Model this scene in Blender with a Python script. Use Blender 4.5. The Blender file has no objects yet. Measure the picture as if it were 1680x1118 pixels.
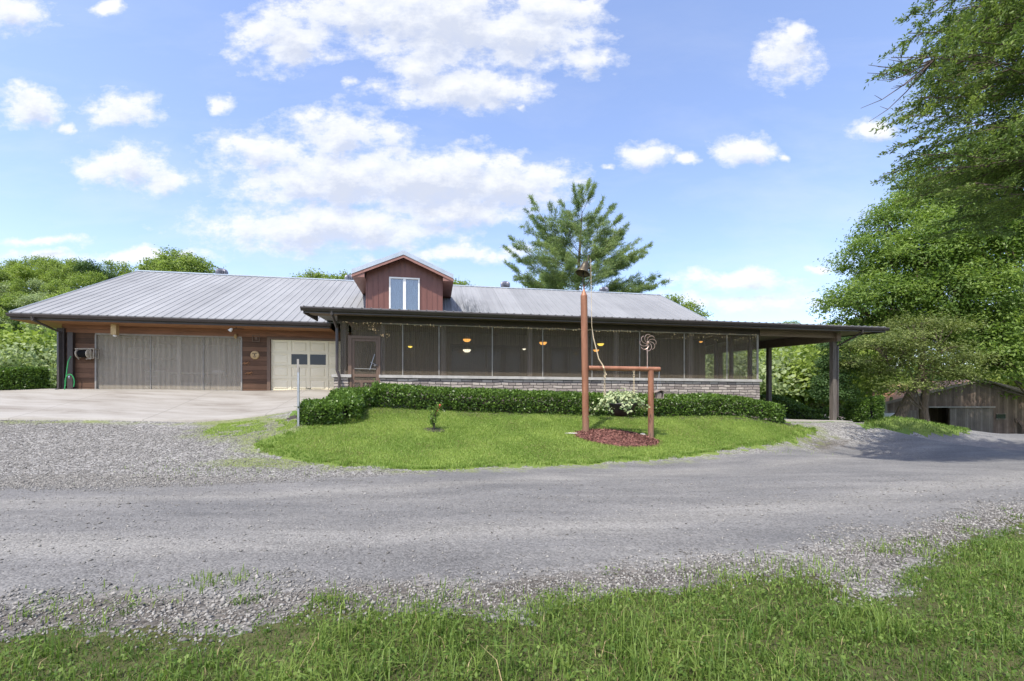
import bpy, math, random
import numpy as np
from mathutils import Vector, Matrix
random.seed(7); R = np.random.default_rng(7)
sc = bpy.context.scene
col = sc.collection

# ------------------------------------------------------------------ frames
F, CX, HY, H = 747.0, 840.0, 670.0, 1.3        # focal length, principal column, horizon row (photo px), eye height
A = math.radians(9.9)                          # yaw of the house front
UX = np.array([math.cos(A), math.sin(A)]); VX = np.array([-math.sin(A), math.cos(A)])
O = np.array([-17.2, 17.46])                   # left front corner of the house wall

def W(s, d):                                   # house frame -> world XY
    p = O + s*UX + d*VX
    return float(p[0]), float(p[1])
def W3(s, d, z):
    x, y = W(s, d); return (x, y, z)
def at(x, y, Y):                               # photo point at distance Y -> world point
    return ((x-CX)/F*Y, Y, H+(HY-y)/F*Y)
def at_d(x, y, d):                             # photo point on a plane parallel to the front
    r = np.array([(x-CX)/F, 1.0]); M = np.array([r, -UX]).T
    t, s = np.linalg.solve(M, O+d*VX)
    return float(s), d, float(H+(HY-y)/F*t)
def S(x, d): return at_d(x, 600, d)[0]
def at_s(x, y, s):
    r = np.array([(x-CX)/F, 1.0]); M = np.array([r, -VX]).T
    t, d = np.linalg.solve(M, O+s*UX)
    return s, float(d), float(H+(HY-y)/F*t)

# ------------------------------------------------------------------ noise
def vnoise(x, y, seed=0):
    x = np.asarray(x, float); y = np.asarray(y, float)
    xi = np.floor(x).astype(np.int64); yi = np.floor(y).astype(np.int64)
    fx = x-xi; fy = y-yi; fx = fx*fx*(3-2*fx); fy = fy*fy*(3-2*fy)
    def h(a, b):
        n = (a*374761393 + b*668265263 + seed*1442695041) & 0x7fffffff
        n = ((n ^ (n >> 13))*1274126177) & 0x7fffffff
        return ((n ^ (n >> 16)) & 0xffff)/65535.0
    return (h(xi, yi)*(1-fx)+h(xi+1, yi)*fx)*(1-fy)+(h(xi, yi+1)*(1-fx)+h(xi+1, yi+1)*fx)*fy
def fbm(x, y, seed=0, n=3):
    v = 0; a = .5; t = 0
    for k in range(n):
        v = v+a*vnoise(x*2**k, y*2**k, seed+k); t += a; a *= .5
    return v/t

# ------------------------------------------------------------------ terrain
cp = []
for x, y in [(-14,3),(-14,6),(-9,4),(-5,6),(0,3),(0,6),(0,9),(5,4),(5,9),(9,12),(10,5),(16,17.5),(14,12),(22,18),(28,14),(24,8),(0,-6),(-15,-6),(15,-6),(30,0),(-30,-4),(-25,5)]:
    cp.append((x, y, 0))
for x, y in [(0,800),(420,788),(640,778),(840,768),(1100,756),(1330,733),(1500,722)]:
    Y = H*F/(y-HY); cp.append(((x-CX)/F*Y, Y, 0.0))
for s in (-12,-8,-4,0,4,8):
    cp.append(W3(s, 0, 2.0)); cp.append(W3(s, 4, 2.0)); cp.append(W3(s, -2.4, 1.5)); cp.append(W3(s, -4.9, .95))
cp.append(W3(10.3, 0, 1.97)); cp.append(W3(10.3, -1.6, 1.72))
for s in (12, 18, 25):
    cp.append(W3(s, 0, 1.6)); cp.append(W3(s, 7, 1.6)); cp.append(W3(s, 14, 1.4))
for s in (-6, 2): cp.append(W3(s, 14, 1.5))
for x, y in [(640,671),(760,677),(900,681),(1080,686),(1250,690)]:
    cp.append(W3(*at_d(x, y, -5.2)))
for x, y, z in [(11, -3.6, 1.6), (19, -3.6, 1.3), (26, -3.6, 1.0)]: cp.append(W3(x, y, z))
for s in (28.5, 31, 33.5):
    for d, z in ((-4.2,.72),(0,.83),(5,.9),(10,.9)): cp.append(W3(s, d, z))
cp.append(at(963, 713, 13.3))
cp += [at(490, 698, 12.3), at(1420, 702, 25), at(1500, 707, 29), at(1360, 706, 22), at(1590, 712, 30)]
cp += [(42,52,-1.65),(50,52,-1.65),(60,52,-1.6),(66,50,-1.5),(50,70,-1.6),(40,44,-1.5),(30,38,-.8),(46,34,-.6),(36,26,-.2)]
for k in range(24):
    t = k/24*2*math.pi
    cp.append((130*math.sin(t), 130*math.cos(t), -1.0)); cp.append((420*math.sin(t), 420*math.cos(t), -2.0))
cp = np.array(cp)
_c2 = 2.0**2
def _ker(r2): return np.sqrt(r2+_c2)
_d2 = ((cp[:,None,:2]-cp[None,:,:2])**2).sum(-1)
_n = len(cp)
_M = np.zeros((_n+1, _n+1)); _M[:_n,:_n] = _ker(_d2)+np.eye(_n)*.02*-1; _M[:_n,_n] = 1; _M[_n,:_n] = 1
_w = np.linalg.solve(_M, np.append(cp[:,2], 0))
def terrain(x, y):
    x = np.atleast_1d(np.asarray(x, float)); y = np.atleast_1d(np.asarray(y, float)); out = np.empty(x.shape); xf = x.ravel(); yf = y.ravel(); o = out.ravel()
    for i in range(0, len(xf), 20000):
        d2 = (xf[i:i+20000,None]-cp[None,:,0])**2+(yf[i:i+20000,None]-cp[None,:,1])**2
        o[i:i+20000] = _ker(d2)@_w[:_n]+_w[_n]
    return o.reshape(x.shape)
def tz(x, y): return float(terrain(x, y)[0])
def gp(x, y):                                   # photo point on the terrain -> world
    Y = np.arange(1.5, 90, .03); X = (x-CX)/F*Y; Z = H+(HY-y)/F*Y
    k = np.argmax(terrain(X, Y) >= Z)
    return float(X[k]), float(Y[k]), float(terrain(X[k], Y[k])[0])

# ------------------------------------------------------------------ object helpers
def tag(o, label=None, cat=None, group=None, kind=None):
    if label: o['label'] = label
    if cat: o['category'] = cat
    if group: o['group'] = group
    if kind: o['kind'] = kind
    return o
def empty(name, loc, rz=0, label=None, cat=None, group=None):
    o = bpy.data.objects.new(name, None); col.objects.link(o); o.location = loc; o.rotation_euler = (0,0,rz); o.empty_display_size = .3
    return tag(o, label, cat, group)
def link(name, me, m, parent=None):
    o = bpy.data.objects.new(name, me); col.objects.link(o)
    if m is not None:
        for q in (m if isinstance(m, (list, tuple)) else [m]): me.materials.append(q)
    if parent is not None: o.parent = parent
    return o
def copy_tree(o, parent=None):
    c = o.copy(); col.objects.link(c)
    if parent is not None: c.parent = parent
    for ch in list(o.children): copy_tree(ch, c)
    return c

class MB:
    def __init__(s): s.v = []; s.f = []; s.mi = []; s.m = 0
    def add(s, vs, fs):
        n = len(s.v); s.v += [tuple(map(float, p)) for p in vs]
        for f in fs: s.f.append(tuple(n+i for i in f)); s.mi.append(s.m)
    def box(s, x0, y0, z0, x1, y1, z1):
        s.add([(x0,y0,z0),(x1,y0,z0),(x1,y1,z0),(x0,y1,z0),(x0,y0,z1),(x1,y0,z1),(x1,y1,z1),(x0,y1,z1)],
              [(3,2,1,0),(4,5,6,7),(0,1,5,4),(1,2,6,5),(2,3,7,6),(3,0,4,7)])
    def hexa(s, b, t):                         # bottom quad, top quad
        s.add(list(b)+list(t), [(3,2,1,0),(4,5,6,7),(0,1,5,4),(1,2,6,5),(2,3,7,6),(3,0,4,7)])
    def prism(s, poly, axis, a0, a1):          # polygon in the two other axes, extruded along axis
        def p(q, a): l = list(q); l.insert(axis, a); return l
        n = len(poly); s.add([p(q,a0) for q in poly]+[p(q,a1) for q in poly],
            [tuple(range(n))[::-1], tuple(range(n,2*n))]+[(i,(i+1)%n,n+(i+1)%n,n+i) for i in range(n)])
    def tube(s, pts, rad, n=8, caps=True):
        pts = [Vector(p) for p in pts]; m = len(pts)
        if not isinstance(rad, (list, tuple)): rad = [rad]*m
        ref = None; vs = []
        for i, p in enumerate(pts):
            t = (pts[min(i+1,m-1)]-pts[max(i-1,0)])
            if t.length < 1e-9: t = Vector((0,0,1))
            t.normalize()
            if ref is None: ref = t.orthogonal().normalized()
            else:
                ref = (ref-t*ref.dot(t))
                ref = ref.normalized() if ref.length > 1e-6 else t.orthogonal().normalized()
            b = t.cross(ref)
            for k in range(n):
                a = 2*math.pi*k/n; vs.append(p+(ref*math.cos(a)+b*math.sin(a))*rad[i])
        fs = [(i*n+k, i*n+(k+1)%n, (i+1)*n+(k+1)%n, (i+1)*n+k) for i in range(m-1) for k in range(n)]
        if caps: fs += [tuple(range(n))[::-1], tuple((m-1)*n+k for k in range(n))]
        s.add(vs, fs)
    def lathe(s, prof, c=(0,0,0), n=24, star=0, mat=None):
        vs = []
        for j, (r, z) in enumerate(prof):
            for k in range(n):
                a = 2*math.pi*k/n; rr = r*(1-star*(k % 2))
                p = Vector((rr*math.cos(a), rr*math.sin(a), z))
                if mat is not None: p = mat @ p
                vs.append((p[0]+c[0], p[1]+c[1], p[2]+c[2]))
        m = len(prof)
        s.add(vs, [(i*n+k, i*n+(k+1)%n, (i+1)*n+(k+1)%n, (i+1)*n+k) for i in range(m-1) for k in range(n)])
    def build(s, name, m, parent=None, smooth=False):
        me = bpy.data.meshes.new(name); me.from_pydata(s.v, [], s.f)
        if isinstance(m, (list, tuple)): me.polygons.foreach_set('material_index', s.mi)
        if smooth: me.polygons.foreach_set('use_smooth', [True]*len(me.polygons))
        me.update(); return link(name, me, m, parent)

def npmesh(name, V, Fc, attrs=None, smooth=False):   # V (n,3), Fc (m,k)
    me = bpy.data.meshes.new(name); m, k = Fc.shape
    me.vertices.add(len(V)); me.vertices.foreach_set('co', np.ascontiguousarray(V, np.float32).ravel())
    me.loops.add(m*k); me.loops.foreach_set('vertex_index', np.ascontiguousarray(Fc, np.int32).ravel())
    me.polygons.add(m); me.polygons.foreach_set('loop_start', np.arange(0, m*k, k, dtype=np.int32))
    if smooth: me.polygons.foreach_set('use_smooth', np.ones(m, bool))
    me.update(calc_edges=True)
    for nm, (dom, val) in (attrs or {}).items():
        a = me.attributes.new(nm, 'FLOAT', dom); a.data.foreach_set('value', np.ascontiguousarray(val, np.float32))
    return me
def unit(v): return v/np.maximum(np.linalg.norm(v, axis=-1, keepdims=True), 1e-9)
def leaves(name, C, Nn, Ax, L, Wd, tint, fold=.15):  # rhombic leaves, bent along the midrib
    n = len(C); Ax = unit(Ax); B = unit(np.cross(Nn, Ax)); Nn = np.cross(Ax, B)
    L = np.broadcast_to(L, (n,))[:,None]; Wd = np.broadcast_to(Wd, (n,))[:,None]
    mid = C+Ax*L*.45
    V = np.stack([C, mid+B*Wd*.5+Nn*Wd*fold, C+Ax*L-Nn*L*.08, mid-B*Wd*.5+Nn*Wd*fold], 1).reshape(-1,3)
    return npmesh(name, V, np.arange(4*n).reshape(n,4), {'tint': ('FACE', tint)})

# ------------------------------------------------------------------ materials
def nt(name):
    m = bpy.data.materials.new(name); m.use_nodes = True; t = m.node_tree; t.nodes.clear()
    out = t.nodes.new('ShaderNodeOutputMaterial'); return m, t, out
def N(t, typ, ins=None, **kw):
    n = t.nodes.new(typ)
    for k, v in kw.items(): setattr(n, k, v)
    for k, v in (ins or {}).items():
        sock = n.inputs[k]
        if isinstance(v, bpy.types.NodeSocket): t.links.new(v, sock)
        else:
            if isinstance(v, (tuple, list)) and len(v) == 3 and sock.type == 'RGBA': v = (*v, 1)
            sock.default_value = v
    return n
def ramp(t, fac, stops):
    n = N(t, 'ShaderNodeValToRGB', {0: fac}); e = n.color_ramp.elements
    while len(e) < len(stops): e.new(.5)
    for q, (p, c) in zip(e, stops): q.position = p; q.color = (*c, 1) if len(c) == 3 else c
    return n.outputs[0]
def mixc(t, f, a, b, mode='MIX'):
    n = N(t, 'ShaderNodeMix', data_type='RGBA', blend_type=mode)
    for i, v in ((0, f), (6, a), (7, b)):
        if isinstance(v, bpy.types.NodeSocket): t.links.new(v, n.inputs[i])
        else: n.inputs[i].default_value = (*v, 1) if isinstance(v, (tuple, list)) and len(v) == 3 else v
    return n.outputs[2]
def math_(t, op, a, b=0.0, c=None, clamp=False):
    n = N(t, 'ShaderNodeMath', {0: a, 1: b}, operation=op, use_clamp=clamp)
    if c is not None:
        if isinstance(c, bpy.types.NodeSocket): t.links.new(c, n.inputs[2])
        else: n.inputs[2].default_value = c
    return n.outputs[0]
def coords(t, scale=(1,1,1), kind='Object', rot=(0,0,0)):
    tc = N(t, 'ShaderNodeTexCoord'); return N(t, 'ShaderNodeMapping', {'Vector': tc.outputs[kind], 'Scale': scale, 'Rotation': rot}).outputs[0]
def noise(t, vec, scale, detail=4, rough=.6, dist=0): return N(t, 'ShaderNodeTexNoise', {'Vector': vec, 'Scale': scale, 'Detail': detail, 'Roughness': rough, 'Distortion': dist}).outputs[0]
def principled(t, out, colr, rough=.7, metal=0., height=None, bump=.3, dist=.02, spec=.4):
    p = N(t, 'ShaderNodeBsdfPrincipled', {'Base Color': colr, 'Roughness': rough, 'Metallic': metal, 'Specular IOR Level': spec})
    if height is not None:
        b = N(t, 'ShaderNodeBump', {'Height': height, 'Strength': bump, 'Distance': dist}); t.links.new(b.outputs[0], p.inputs['Normal'])
    t.links.new(p.outputs[0], out.inputs[0]); return p
def pm(name, c1, c2, scale=4., rough=.7, metal=0., bump=.2, stretch=(1,1,1), dist=.01, spec=.4):
    m, t, out = nt(name); v = coords(t, stretch); n1 = noise(t, v, scale, 6, .65)
    principled(t, out, ramp(t, n1, [(.3, c1), (.7, c2)]), rough, metal, n1, bump, dist, spec); return m

def leafmat(name, lo, hi, trans=.35, rough=.55):
    m, t, out = nt(name); a = N(t, 'ShaderNodeAttribute', attribute_name='tint')
    c = ramp(t, a.outputs['Fac'], [(0, lo), (1, hi)])
    p = N(t, 'ShaderNodeBsdfPrincipled', {'Base Color': c, 'Roughness': rough, 'Specular IOR Level': .3})
    tr = N(t, 'ShaderNodeBsdfTranslucent', {'Color': mixc(t, .5, c, (.9,1,.3), 'MULTIPLY')})
    s = N(t, 'ShaderNodeMixShader', {0: trans, 1: p.outputs[0], 2: tr.outputs[0]}); t.links.new(s.outputs[0], out.inputs[0]); return m

def siding(name, c1, c2, c3, step=.19, vertical=False):
    m, t, out = nt(name); tc = N(t, 'ShaderNodeTexCoord'); sx = N(t, 'ShaderNodeSeparateXYZ', {0: tc.outputs['Object']})
    q = math_(t, 'DIVIDE', sx.outputs[0] if vertical else sx.outputs[2], step); fr = math_(t, 'FRACT', q); fl = math_(t, 'FLOOR', q)
    v = N(t, 'ShaderNodeMapping', {'Vector': tc.outputs['Object'], 'Scale': (9,9,.5) if vertical else (.6,.6,12)}).outputs[0]
    n1 = noise(t, v, 2.2, 6, .7); n2 = noise(t, coords(t), .9, 3)
    wn = N(t, 'ShaderNodeTexWhiteNoise', {'W': fl}, noise_dimensions='1D').outputs[0]
    f = math_(t, 'ADD', math_(t, 'MULTIPLY', n1, .6), math_(t, 'ADD', math_(t, 'MULTIPLY', wn, .25), math_(t, 'MULTIPLY', n2, .3)))
    c = ramp(t, f, [(.35, c1), (.6, c2), (.85, c3)])
    gap = math_(t, 'SMOOTH_MIN', math_(t, 'MULTIPLY', fr, 14., clamp=True), 1., .05)
    c = mixc(t, gap, (.012,.009,.007), c)
    hgt = math_(t, 'ADD', math_(t, 'MULTIPLY', gap, 1.), math_(t, 'MULTIPLY', n1, .3))
    principled(t, out, c, .8, 0, hgt, .6, .015); return m

M = {}
M['siding'] = siding('brown_board_siding', (.045,.024,.013), (.105,.053,.029), (.2,.108,.063))
M['boards'] = siding('dark_board_wall', (.09,.07,.052), (.17,.135,.1), (.27,.22,.17), .2, True)
M['barnwood'] = siding('weathered_barn_boards', (.06,.042,.033), (.16,.113,.085), (.31,.24,.19), .24, True)
M['barndoor'] = siding('grey_barn_door_boards', (.09,.074,.06), (.17,.143,.118), (.28,.245,.205), .22, True)
M['cedar'] = pm('orange_cedar_trim', (.19,.085,.035), (.38,.19,.085), 3, .65, 0, .2, (.5,4,6))
M['header'] = pm('red_brown_header_board', (.12,.056,.03), (.27,.125,.066), 3, .7, 0, .2, (.5,4,6))
M['brown'] = pm('dark_brown_trim', (.035,.026,.022), (.055,.042,.036), 3, .5)
M['gutterpaint'] = pm('bronze_gutter_paint', (.045,.035,.032), (.065,.052,.047), 2, .35, 0, .05)
M['doorframe'] = pm('brown_door_wood', (.1,.062,.04), (.16,.105,.072), 5, .6, 0, .2, (8,8,1))
M['greypost'] = pm('grey_weathered_post', (.13,.105,.085), (.3,.25,.21), 3, .85, 0, .5, (9,9,.6), .01)
M['darkpost'] = pm('dark_weathered_post', (.06,.05,.042), (.17,.145,.12), 3, .85, 0, .5, (9,9,.6), .01)
M['batten'] = pm('pale_batten', (.2,.185,.16), (.32,.3,.27), 5, .7)
M['cream'] = pm('cream_door_paint', (.7,.62,.44), (.76,.69,.51), 1.2, .5, 0, .05)
M['white'] = pm('white_paint', (.62,.61,.58), (.74,.73,.7), 4, .45, 0, .05)
M['red_metal'] = pm('rust_red_panel', (.12,.048,.036), (.175,.072,.054), 1.2, .45, 0, .06, (2,2,.4))
M['red_trim'] = pm('faded_red_trim', (.2,.095,.075), (.28,.14,.11), 2, .5, 0, .05)
M['cap'] = pm('grey_ridge_cap', (.3,.34,.37), (.42,.46,.5), 2, .4, .3, .05)
M['sill'] = pm('limestone_sill', (.3,.29,.26), (.46,.44,.4), 5, .85, 0, .3)
M['bark'] = pm('tree_bark', (.05,.038,.03), (.16,.12,.09), 4, .95, 0, .9, (6,6,1), .03)
M['deadtwig'] = pm('bare_twig', (.06,.045,.04), (.12,.09,.08), 5, .9)
M['iron'] = pm('black_iron', (.015,.015,.017), (.04,.037,.036), 6, .5, .5, .3)
M['bellmetal'] = pm('dark_bell_metal', (.05,.045,.035), (.16,.125,.075), 6, .4, .7, .2)
M['galv'] = pm('galvanized_steel', (.3,.31,.33), (.45,.46,.47), 7, .35, .8, .1)
M['ventmetal'] = pm('dull_turbine_metal', (.1,.1,.12), (.24,.24,.27), 6, .4, .7, .1)
M['rope'] = pm('pale_rope', (.42,.33,.2), (.62,.52,.36), 30, .9)
M['hosegreen'] = pm('green_hose', (.02,.22,.06), (.04,.3,.09), 9, .4)
M['beige'] = pm('beige_plastic', (.42,.36,.27), (.52,.46,.36), 6, .45)
M['reelframe'] = pm('weathered_beige_plastic', (.27,.23,.17), (.38,.33,.26), 6, .5)
M['rubber'] = pm('black_rubber', (.02,.02,.02), (.035,.033,.03), 6, .7)
M['copper'] = pm('weathered_copper', (.32,.2,.15), (.6,.46,.38), 9, .35, .7, .1)
M['gold'] = pm('gold_plaque', (.32,.21,.09), (.5,.36,.18), 14, .5, .2, .5)
M['interior'] = pm('interior_board', (.14,.115,.09), (.22,.18,.145), 3, .8, 0, .1, (5,5,.6))
M['interiorlight'] = pm('pale_interior_board', (.32,.29,.25), (.4,.37,.32), 3, .7)
M['curtain'] = pm('pale_curtain', (.16,.19,.2), (.42,.45,.45), 3, .8, 0, .4, (9,9,.5))
M['stonepale'] = pm('pale_fieldstone', (.33,.31,.27), (.5,.48,.43), 5, .9, 0, .5)
M['carwhite'] = pm('white_car_paint', (.7,.7,.72), (.76,.76,.78), 2, .2)
M['porchfloor'] = pm('porch_floor', (.18,.16,.14), (.26,.24,.21), 3, .8)
M['underlay'] = pm('soffit_board', (.13,.095,.07), (.22,.165,.12), 3, .75, 0, .2, (.4,6,6))

def rust_roof():
    m, t, out = nt('rusty_sheet_roof'); v = coords(t, (3,.5,3)); n1 = noise(t, v, 1.2, 7, .7)
    c = ramp(t, n1, [(.3,(.28,.12,.065)),(.5,(.48,.25,.145)),(.7,(.6,.38,.26))])
    principled(t, out, c, .7, .1, n1, .2); return m
M['rustroof'] = rust_roof()

def post_rust():
    m, t, out = nt('rust_brown_pipe'); v = coords(t, (2,2,.35)); n1 = noise(t, v, 4, 6, .65); n2 = noise(t, coords(t), 30, 3)
    c = ramp(t, n1, [(.3,(.18,.075,.038)),(.55,(.27,.118,.064)),(.75,(.36,.18,.1))])
    c = mixc(t, math_(t,'GREATER_THAN', n2, .72), c, (.13,.05,.03))
    tc = N(t, 'ShaderNodeTexCoord'); z = N(t, 'ShaderNodeSeparateXYZ', {0: tc.outputs['Object']}).outputs[2]
    w = math_(t, 'MULTIPLY', math_(t, 'SUBTRACT', 1.0, math_(t, 'ADD', z, math_(t,'MULTIPLY', n1, .5)), clamp=True), .8)
    c = mixc(t, w, c, (.2,.14,.1))                                # mud-stained, rust-bleached foot
    principled(t, out, c, .5, .15, n2, .15, .004); return m
M['pipe'] = post_rust()

def roof_metal():
    m, t, out = nt('grey_ribbed_steel'); v = coords(t, (1.4,.12,.12)); n1 = noise(t, v, 2, 6, .7); n2 = noise(t, coords(t), .5, 4)
    c = ramp(t, math_(t,'ADD', math_(t,'MULTIPLY', n1,.55), math_(t,'MULTIPLY', n2,.45)), [(.3,(.196,.199,.199)),(.5,(.244,.248,.248)),(.72,(.292,.297,.296))])
    tc = N(t, 'ShaderNodeTexCoord'); sx = N(t, 'ShaderNodeSeparateXYZ', {0: tc.outputs['Object']})
    q = math_(t,'DIVIDE', sx.outputs[0], .915); wn = N(t, 'ShaderNodeTexWhiteNoise', {'W': math_(t,'FLOOR', q)}, noise_dimensions='1D').outputs[0]; c = mixc(t, 1., c, ramp(t, wn, [(0,(.84,.84,.84)),(1,(1,1,1))]), 'MULTIPLY')
    lap = math_(t,'LESS_THAN', math_(t,'FRACT', q), .022); c = mixc(t, math_(t,'MULTIPLY', lap, math_(t,'MULTIPLY', wn, .8)), c, (.07,.068,.07))
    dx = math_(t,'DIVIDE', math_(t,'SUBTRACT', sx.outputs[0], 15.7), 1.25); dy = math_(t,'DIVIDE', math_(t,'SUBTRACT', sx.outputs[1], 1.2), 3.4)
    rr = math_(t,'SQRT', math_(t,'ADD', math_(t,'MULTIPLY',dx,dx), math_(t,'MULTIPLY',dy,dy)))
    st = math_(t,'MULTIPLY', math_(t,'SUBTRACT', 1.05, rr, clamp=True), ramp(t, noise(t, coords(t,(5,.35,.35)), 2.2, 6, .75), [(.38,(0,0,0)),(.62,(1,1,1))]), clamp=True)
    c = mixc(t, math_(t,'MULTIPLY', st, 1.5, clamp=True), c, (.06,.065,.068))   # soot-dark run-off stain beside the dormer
    principled(t, out, c, .6, .08, n1, .04, .004); return m
M['roofmetal'] = roof_metal()

def stone_wall():
    m, t, out = nt('stacked_ledge_stone'); tc = N(t, 'ShaderNodeTexCoord')
    mp = N(t, 'ShaderNodeMapping', {'Vector': tc.outputs['Object'], 'Rotation': (math.radians(90),0,0)}).outputs[0]
    nz = N(t, 'ShaderNodeTexNoise', {'Vector': mp, 'Scale': 1.6, 'Detail': 2.}).outputs[1]
    wv = N(t, 'ShaderNodeVectorMath', {0: mp, 1: N(t,'ShaderNodeVectorMath', {0: nz, 1: (.12,.1,0)}, operation='MULTIPLY').outputs[0]}, operation='ADD').outputs[0]
    b = N(t, 'ShaderNodeTexBrick', {'Vector': wv, 'Color1': (.1,.1,.1), 'Color2': (.95,.95,.95), 'Mortar': (0,0,0), 'Scale': 1., 'Mortar Size': .011, 'Mortar Smooth': .3, 'Brick Width': .38, 'Row Height': .105, 'Bias': 0.}, offset=.43, squash=.7, squash_frequency=3)
    n1 = noise(t, coords(t,(1,1,4)), 9, 6, .7)
    f = math_(t,'ADD', math_(t,'MULTIPLY', b.outputs[0], .6), math_(t,'MULTIPLY', n1, .45))
    c = ramp(t, f, [(.15,(.15,.125,.11)),(.4,(.27,.23,.2)),(.6,(.38,.33,.28)),(.9,(.5,.44,.37))])
    c = mixc(t, b.outputs[1], c, (.05,.045,.04))
    h = math_(t,'SUBTRACT', math_(t,'ADD', math_(t,'MULTIPLY', b.outputs[0], .5), math_(t,'MULTIPLY', n1,.5)), b.outputs[1])
    principled(t, out, c, .9, 0, h, .9, .04); return m
M['stone'] = stone_wall()

def screen(name, c, cover, st=.07, am=.14):
    m, t, out = nt(name); tc = N(t, 'ShaderNodeTexCoord'); sx = N(t, 'ShaderNodeSeparateXYZ', {0: tc.outputs['Object']})
    h = math_(t,'ADD', sx.outputs[0], sx.outputs[1])
    w1 = math_(t,'SINE', math_(t,'MULTIPLY', h, 6.2832/st)); w2 = noise(t, coords(t,(6,6,.15)), 1.7, 3)
    f = math_(t,'ADD', cover, math_(t,'ADD', math_(t,'MULTIPLY', w1, .05), math_(t,'MULTIPLY', math_(t,'SUBTRACT', w2, .5), am)), clamp=True)
    d = N(t,'ShaderNodeBsdfDiffuse', {'Color': c}); tr = N(t,'ShaderNodeBsdfTransparent')
    s = N(t,'ShaderNodeMixShader', {0: f, 1: tr.outputs[0], 2: d.outputs[0]}); t.links.new(s.outputs[0], out.inputs[0]); return m
M['screen'] = screen('insect_screen', (.16,.132,.095), .31)
M['sidescreen'] = screen('side_insect_screen', (.15,.128,.096), .1)
M['screen2'] = screen('garage_insect_screen', (.46,.405,.32), .38, .2, .26)

def glass(name, c=(.02,.025,.03), rough=.04):
    m, t, out = nt(name); n1 = noise(t, coords(t), 2.5, 2)
    principled(t, out, c, rough, 0, n1, .03, .01, .35); return m
M['glass'] = glass('window_glass')
def clear_glass():
    m, t, out = nt('clear_pane'); g = N(t,'ShaderNodeBsdfGlossy', {'Roughness': .03}); tr = N(t,'ShaderNodeBsdfTransparent', {'Color': (.8,.85,.86,1)})
    fr = N(t,'ShaderNodeFresnel', {'IOR': 1.5}); k = math_(t,'ADD', fr.outputs[0], .12)
    s = N(t,'ShaderNodeMixShader', {0: k, 1: tr.outputs[0], 2: g.outputs[0]}); t.links.new(s.outputs[0], out.inputs[0]); return m
M['pane'] = clear_glass()
def emit(name, c, k):
    m, t, out = nt(name); n1 = noise(t, coords(t), 12, 2)
    e = N(t,'ShaderNodeEmission', {'Color': ramp(t, n1, [(.3, c), (.8, tuple(min(1, q*1.3) for q in c))]), 'Strength': k}); t.links.new(e.outputs[0], out.inputs[0]); return m
M['lampglow'] = emit('warm_lamp_glow', (1,.42,.09), .75)
M['lampyellow'] = emit('yellow_lamp_glow', (1,.66,.1), .8)
M['lampwhite'] = emit('white_lamp_glow', (1,.85,.6), .8)
M['bulb'] = emit('string_bulb', (1,.72,.42), .28)

def concrete():
    m, t, out = nt('weathered_concrete'); n1 = noise(t, coords(t,(.25,1.2,1), rot=(0,0,-.25)), 1.6, 7, .65, .4); n2 = noise(t, coords(t), 40, 3)
    c = ramp(t, math_(t,'ADD', math_(t,'MULTIPLY', n1,.8), math_(t,'MULTIPLY', n2,.2)), [(.3,(.12,.1,.078)),(.46,(.225,.21,.182)),(.6,(.275,.262,.235))])
    sx = N(t,'ShaderNodeSeparateXYZ', {0: N(t,'ShaderNodeMapping', {'Vector': coords(t), 'Rotation': (0,0,-A)}).outputs[0]})
    jx = math_(t,'ABSOLUTE', math_(t,'SUBTRACT', math_(t,'FRACT', math_(t,'DIVIDE', sx.outputs[0], 3.4)), .5)); c = mixc(t, math_(t,'LESS_THAN', jx, .0035), c, (.15,.14,.12))
    principled(t, out, c, .85, 0, n2, .15, .005); return m
M['concrete'] = concrete()

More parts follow.
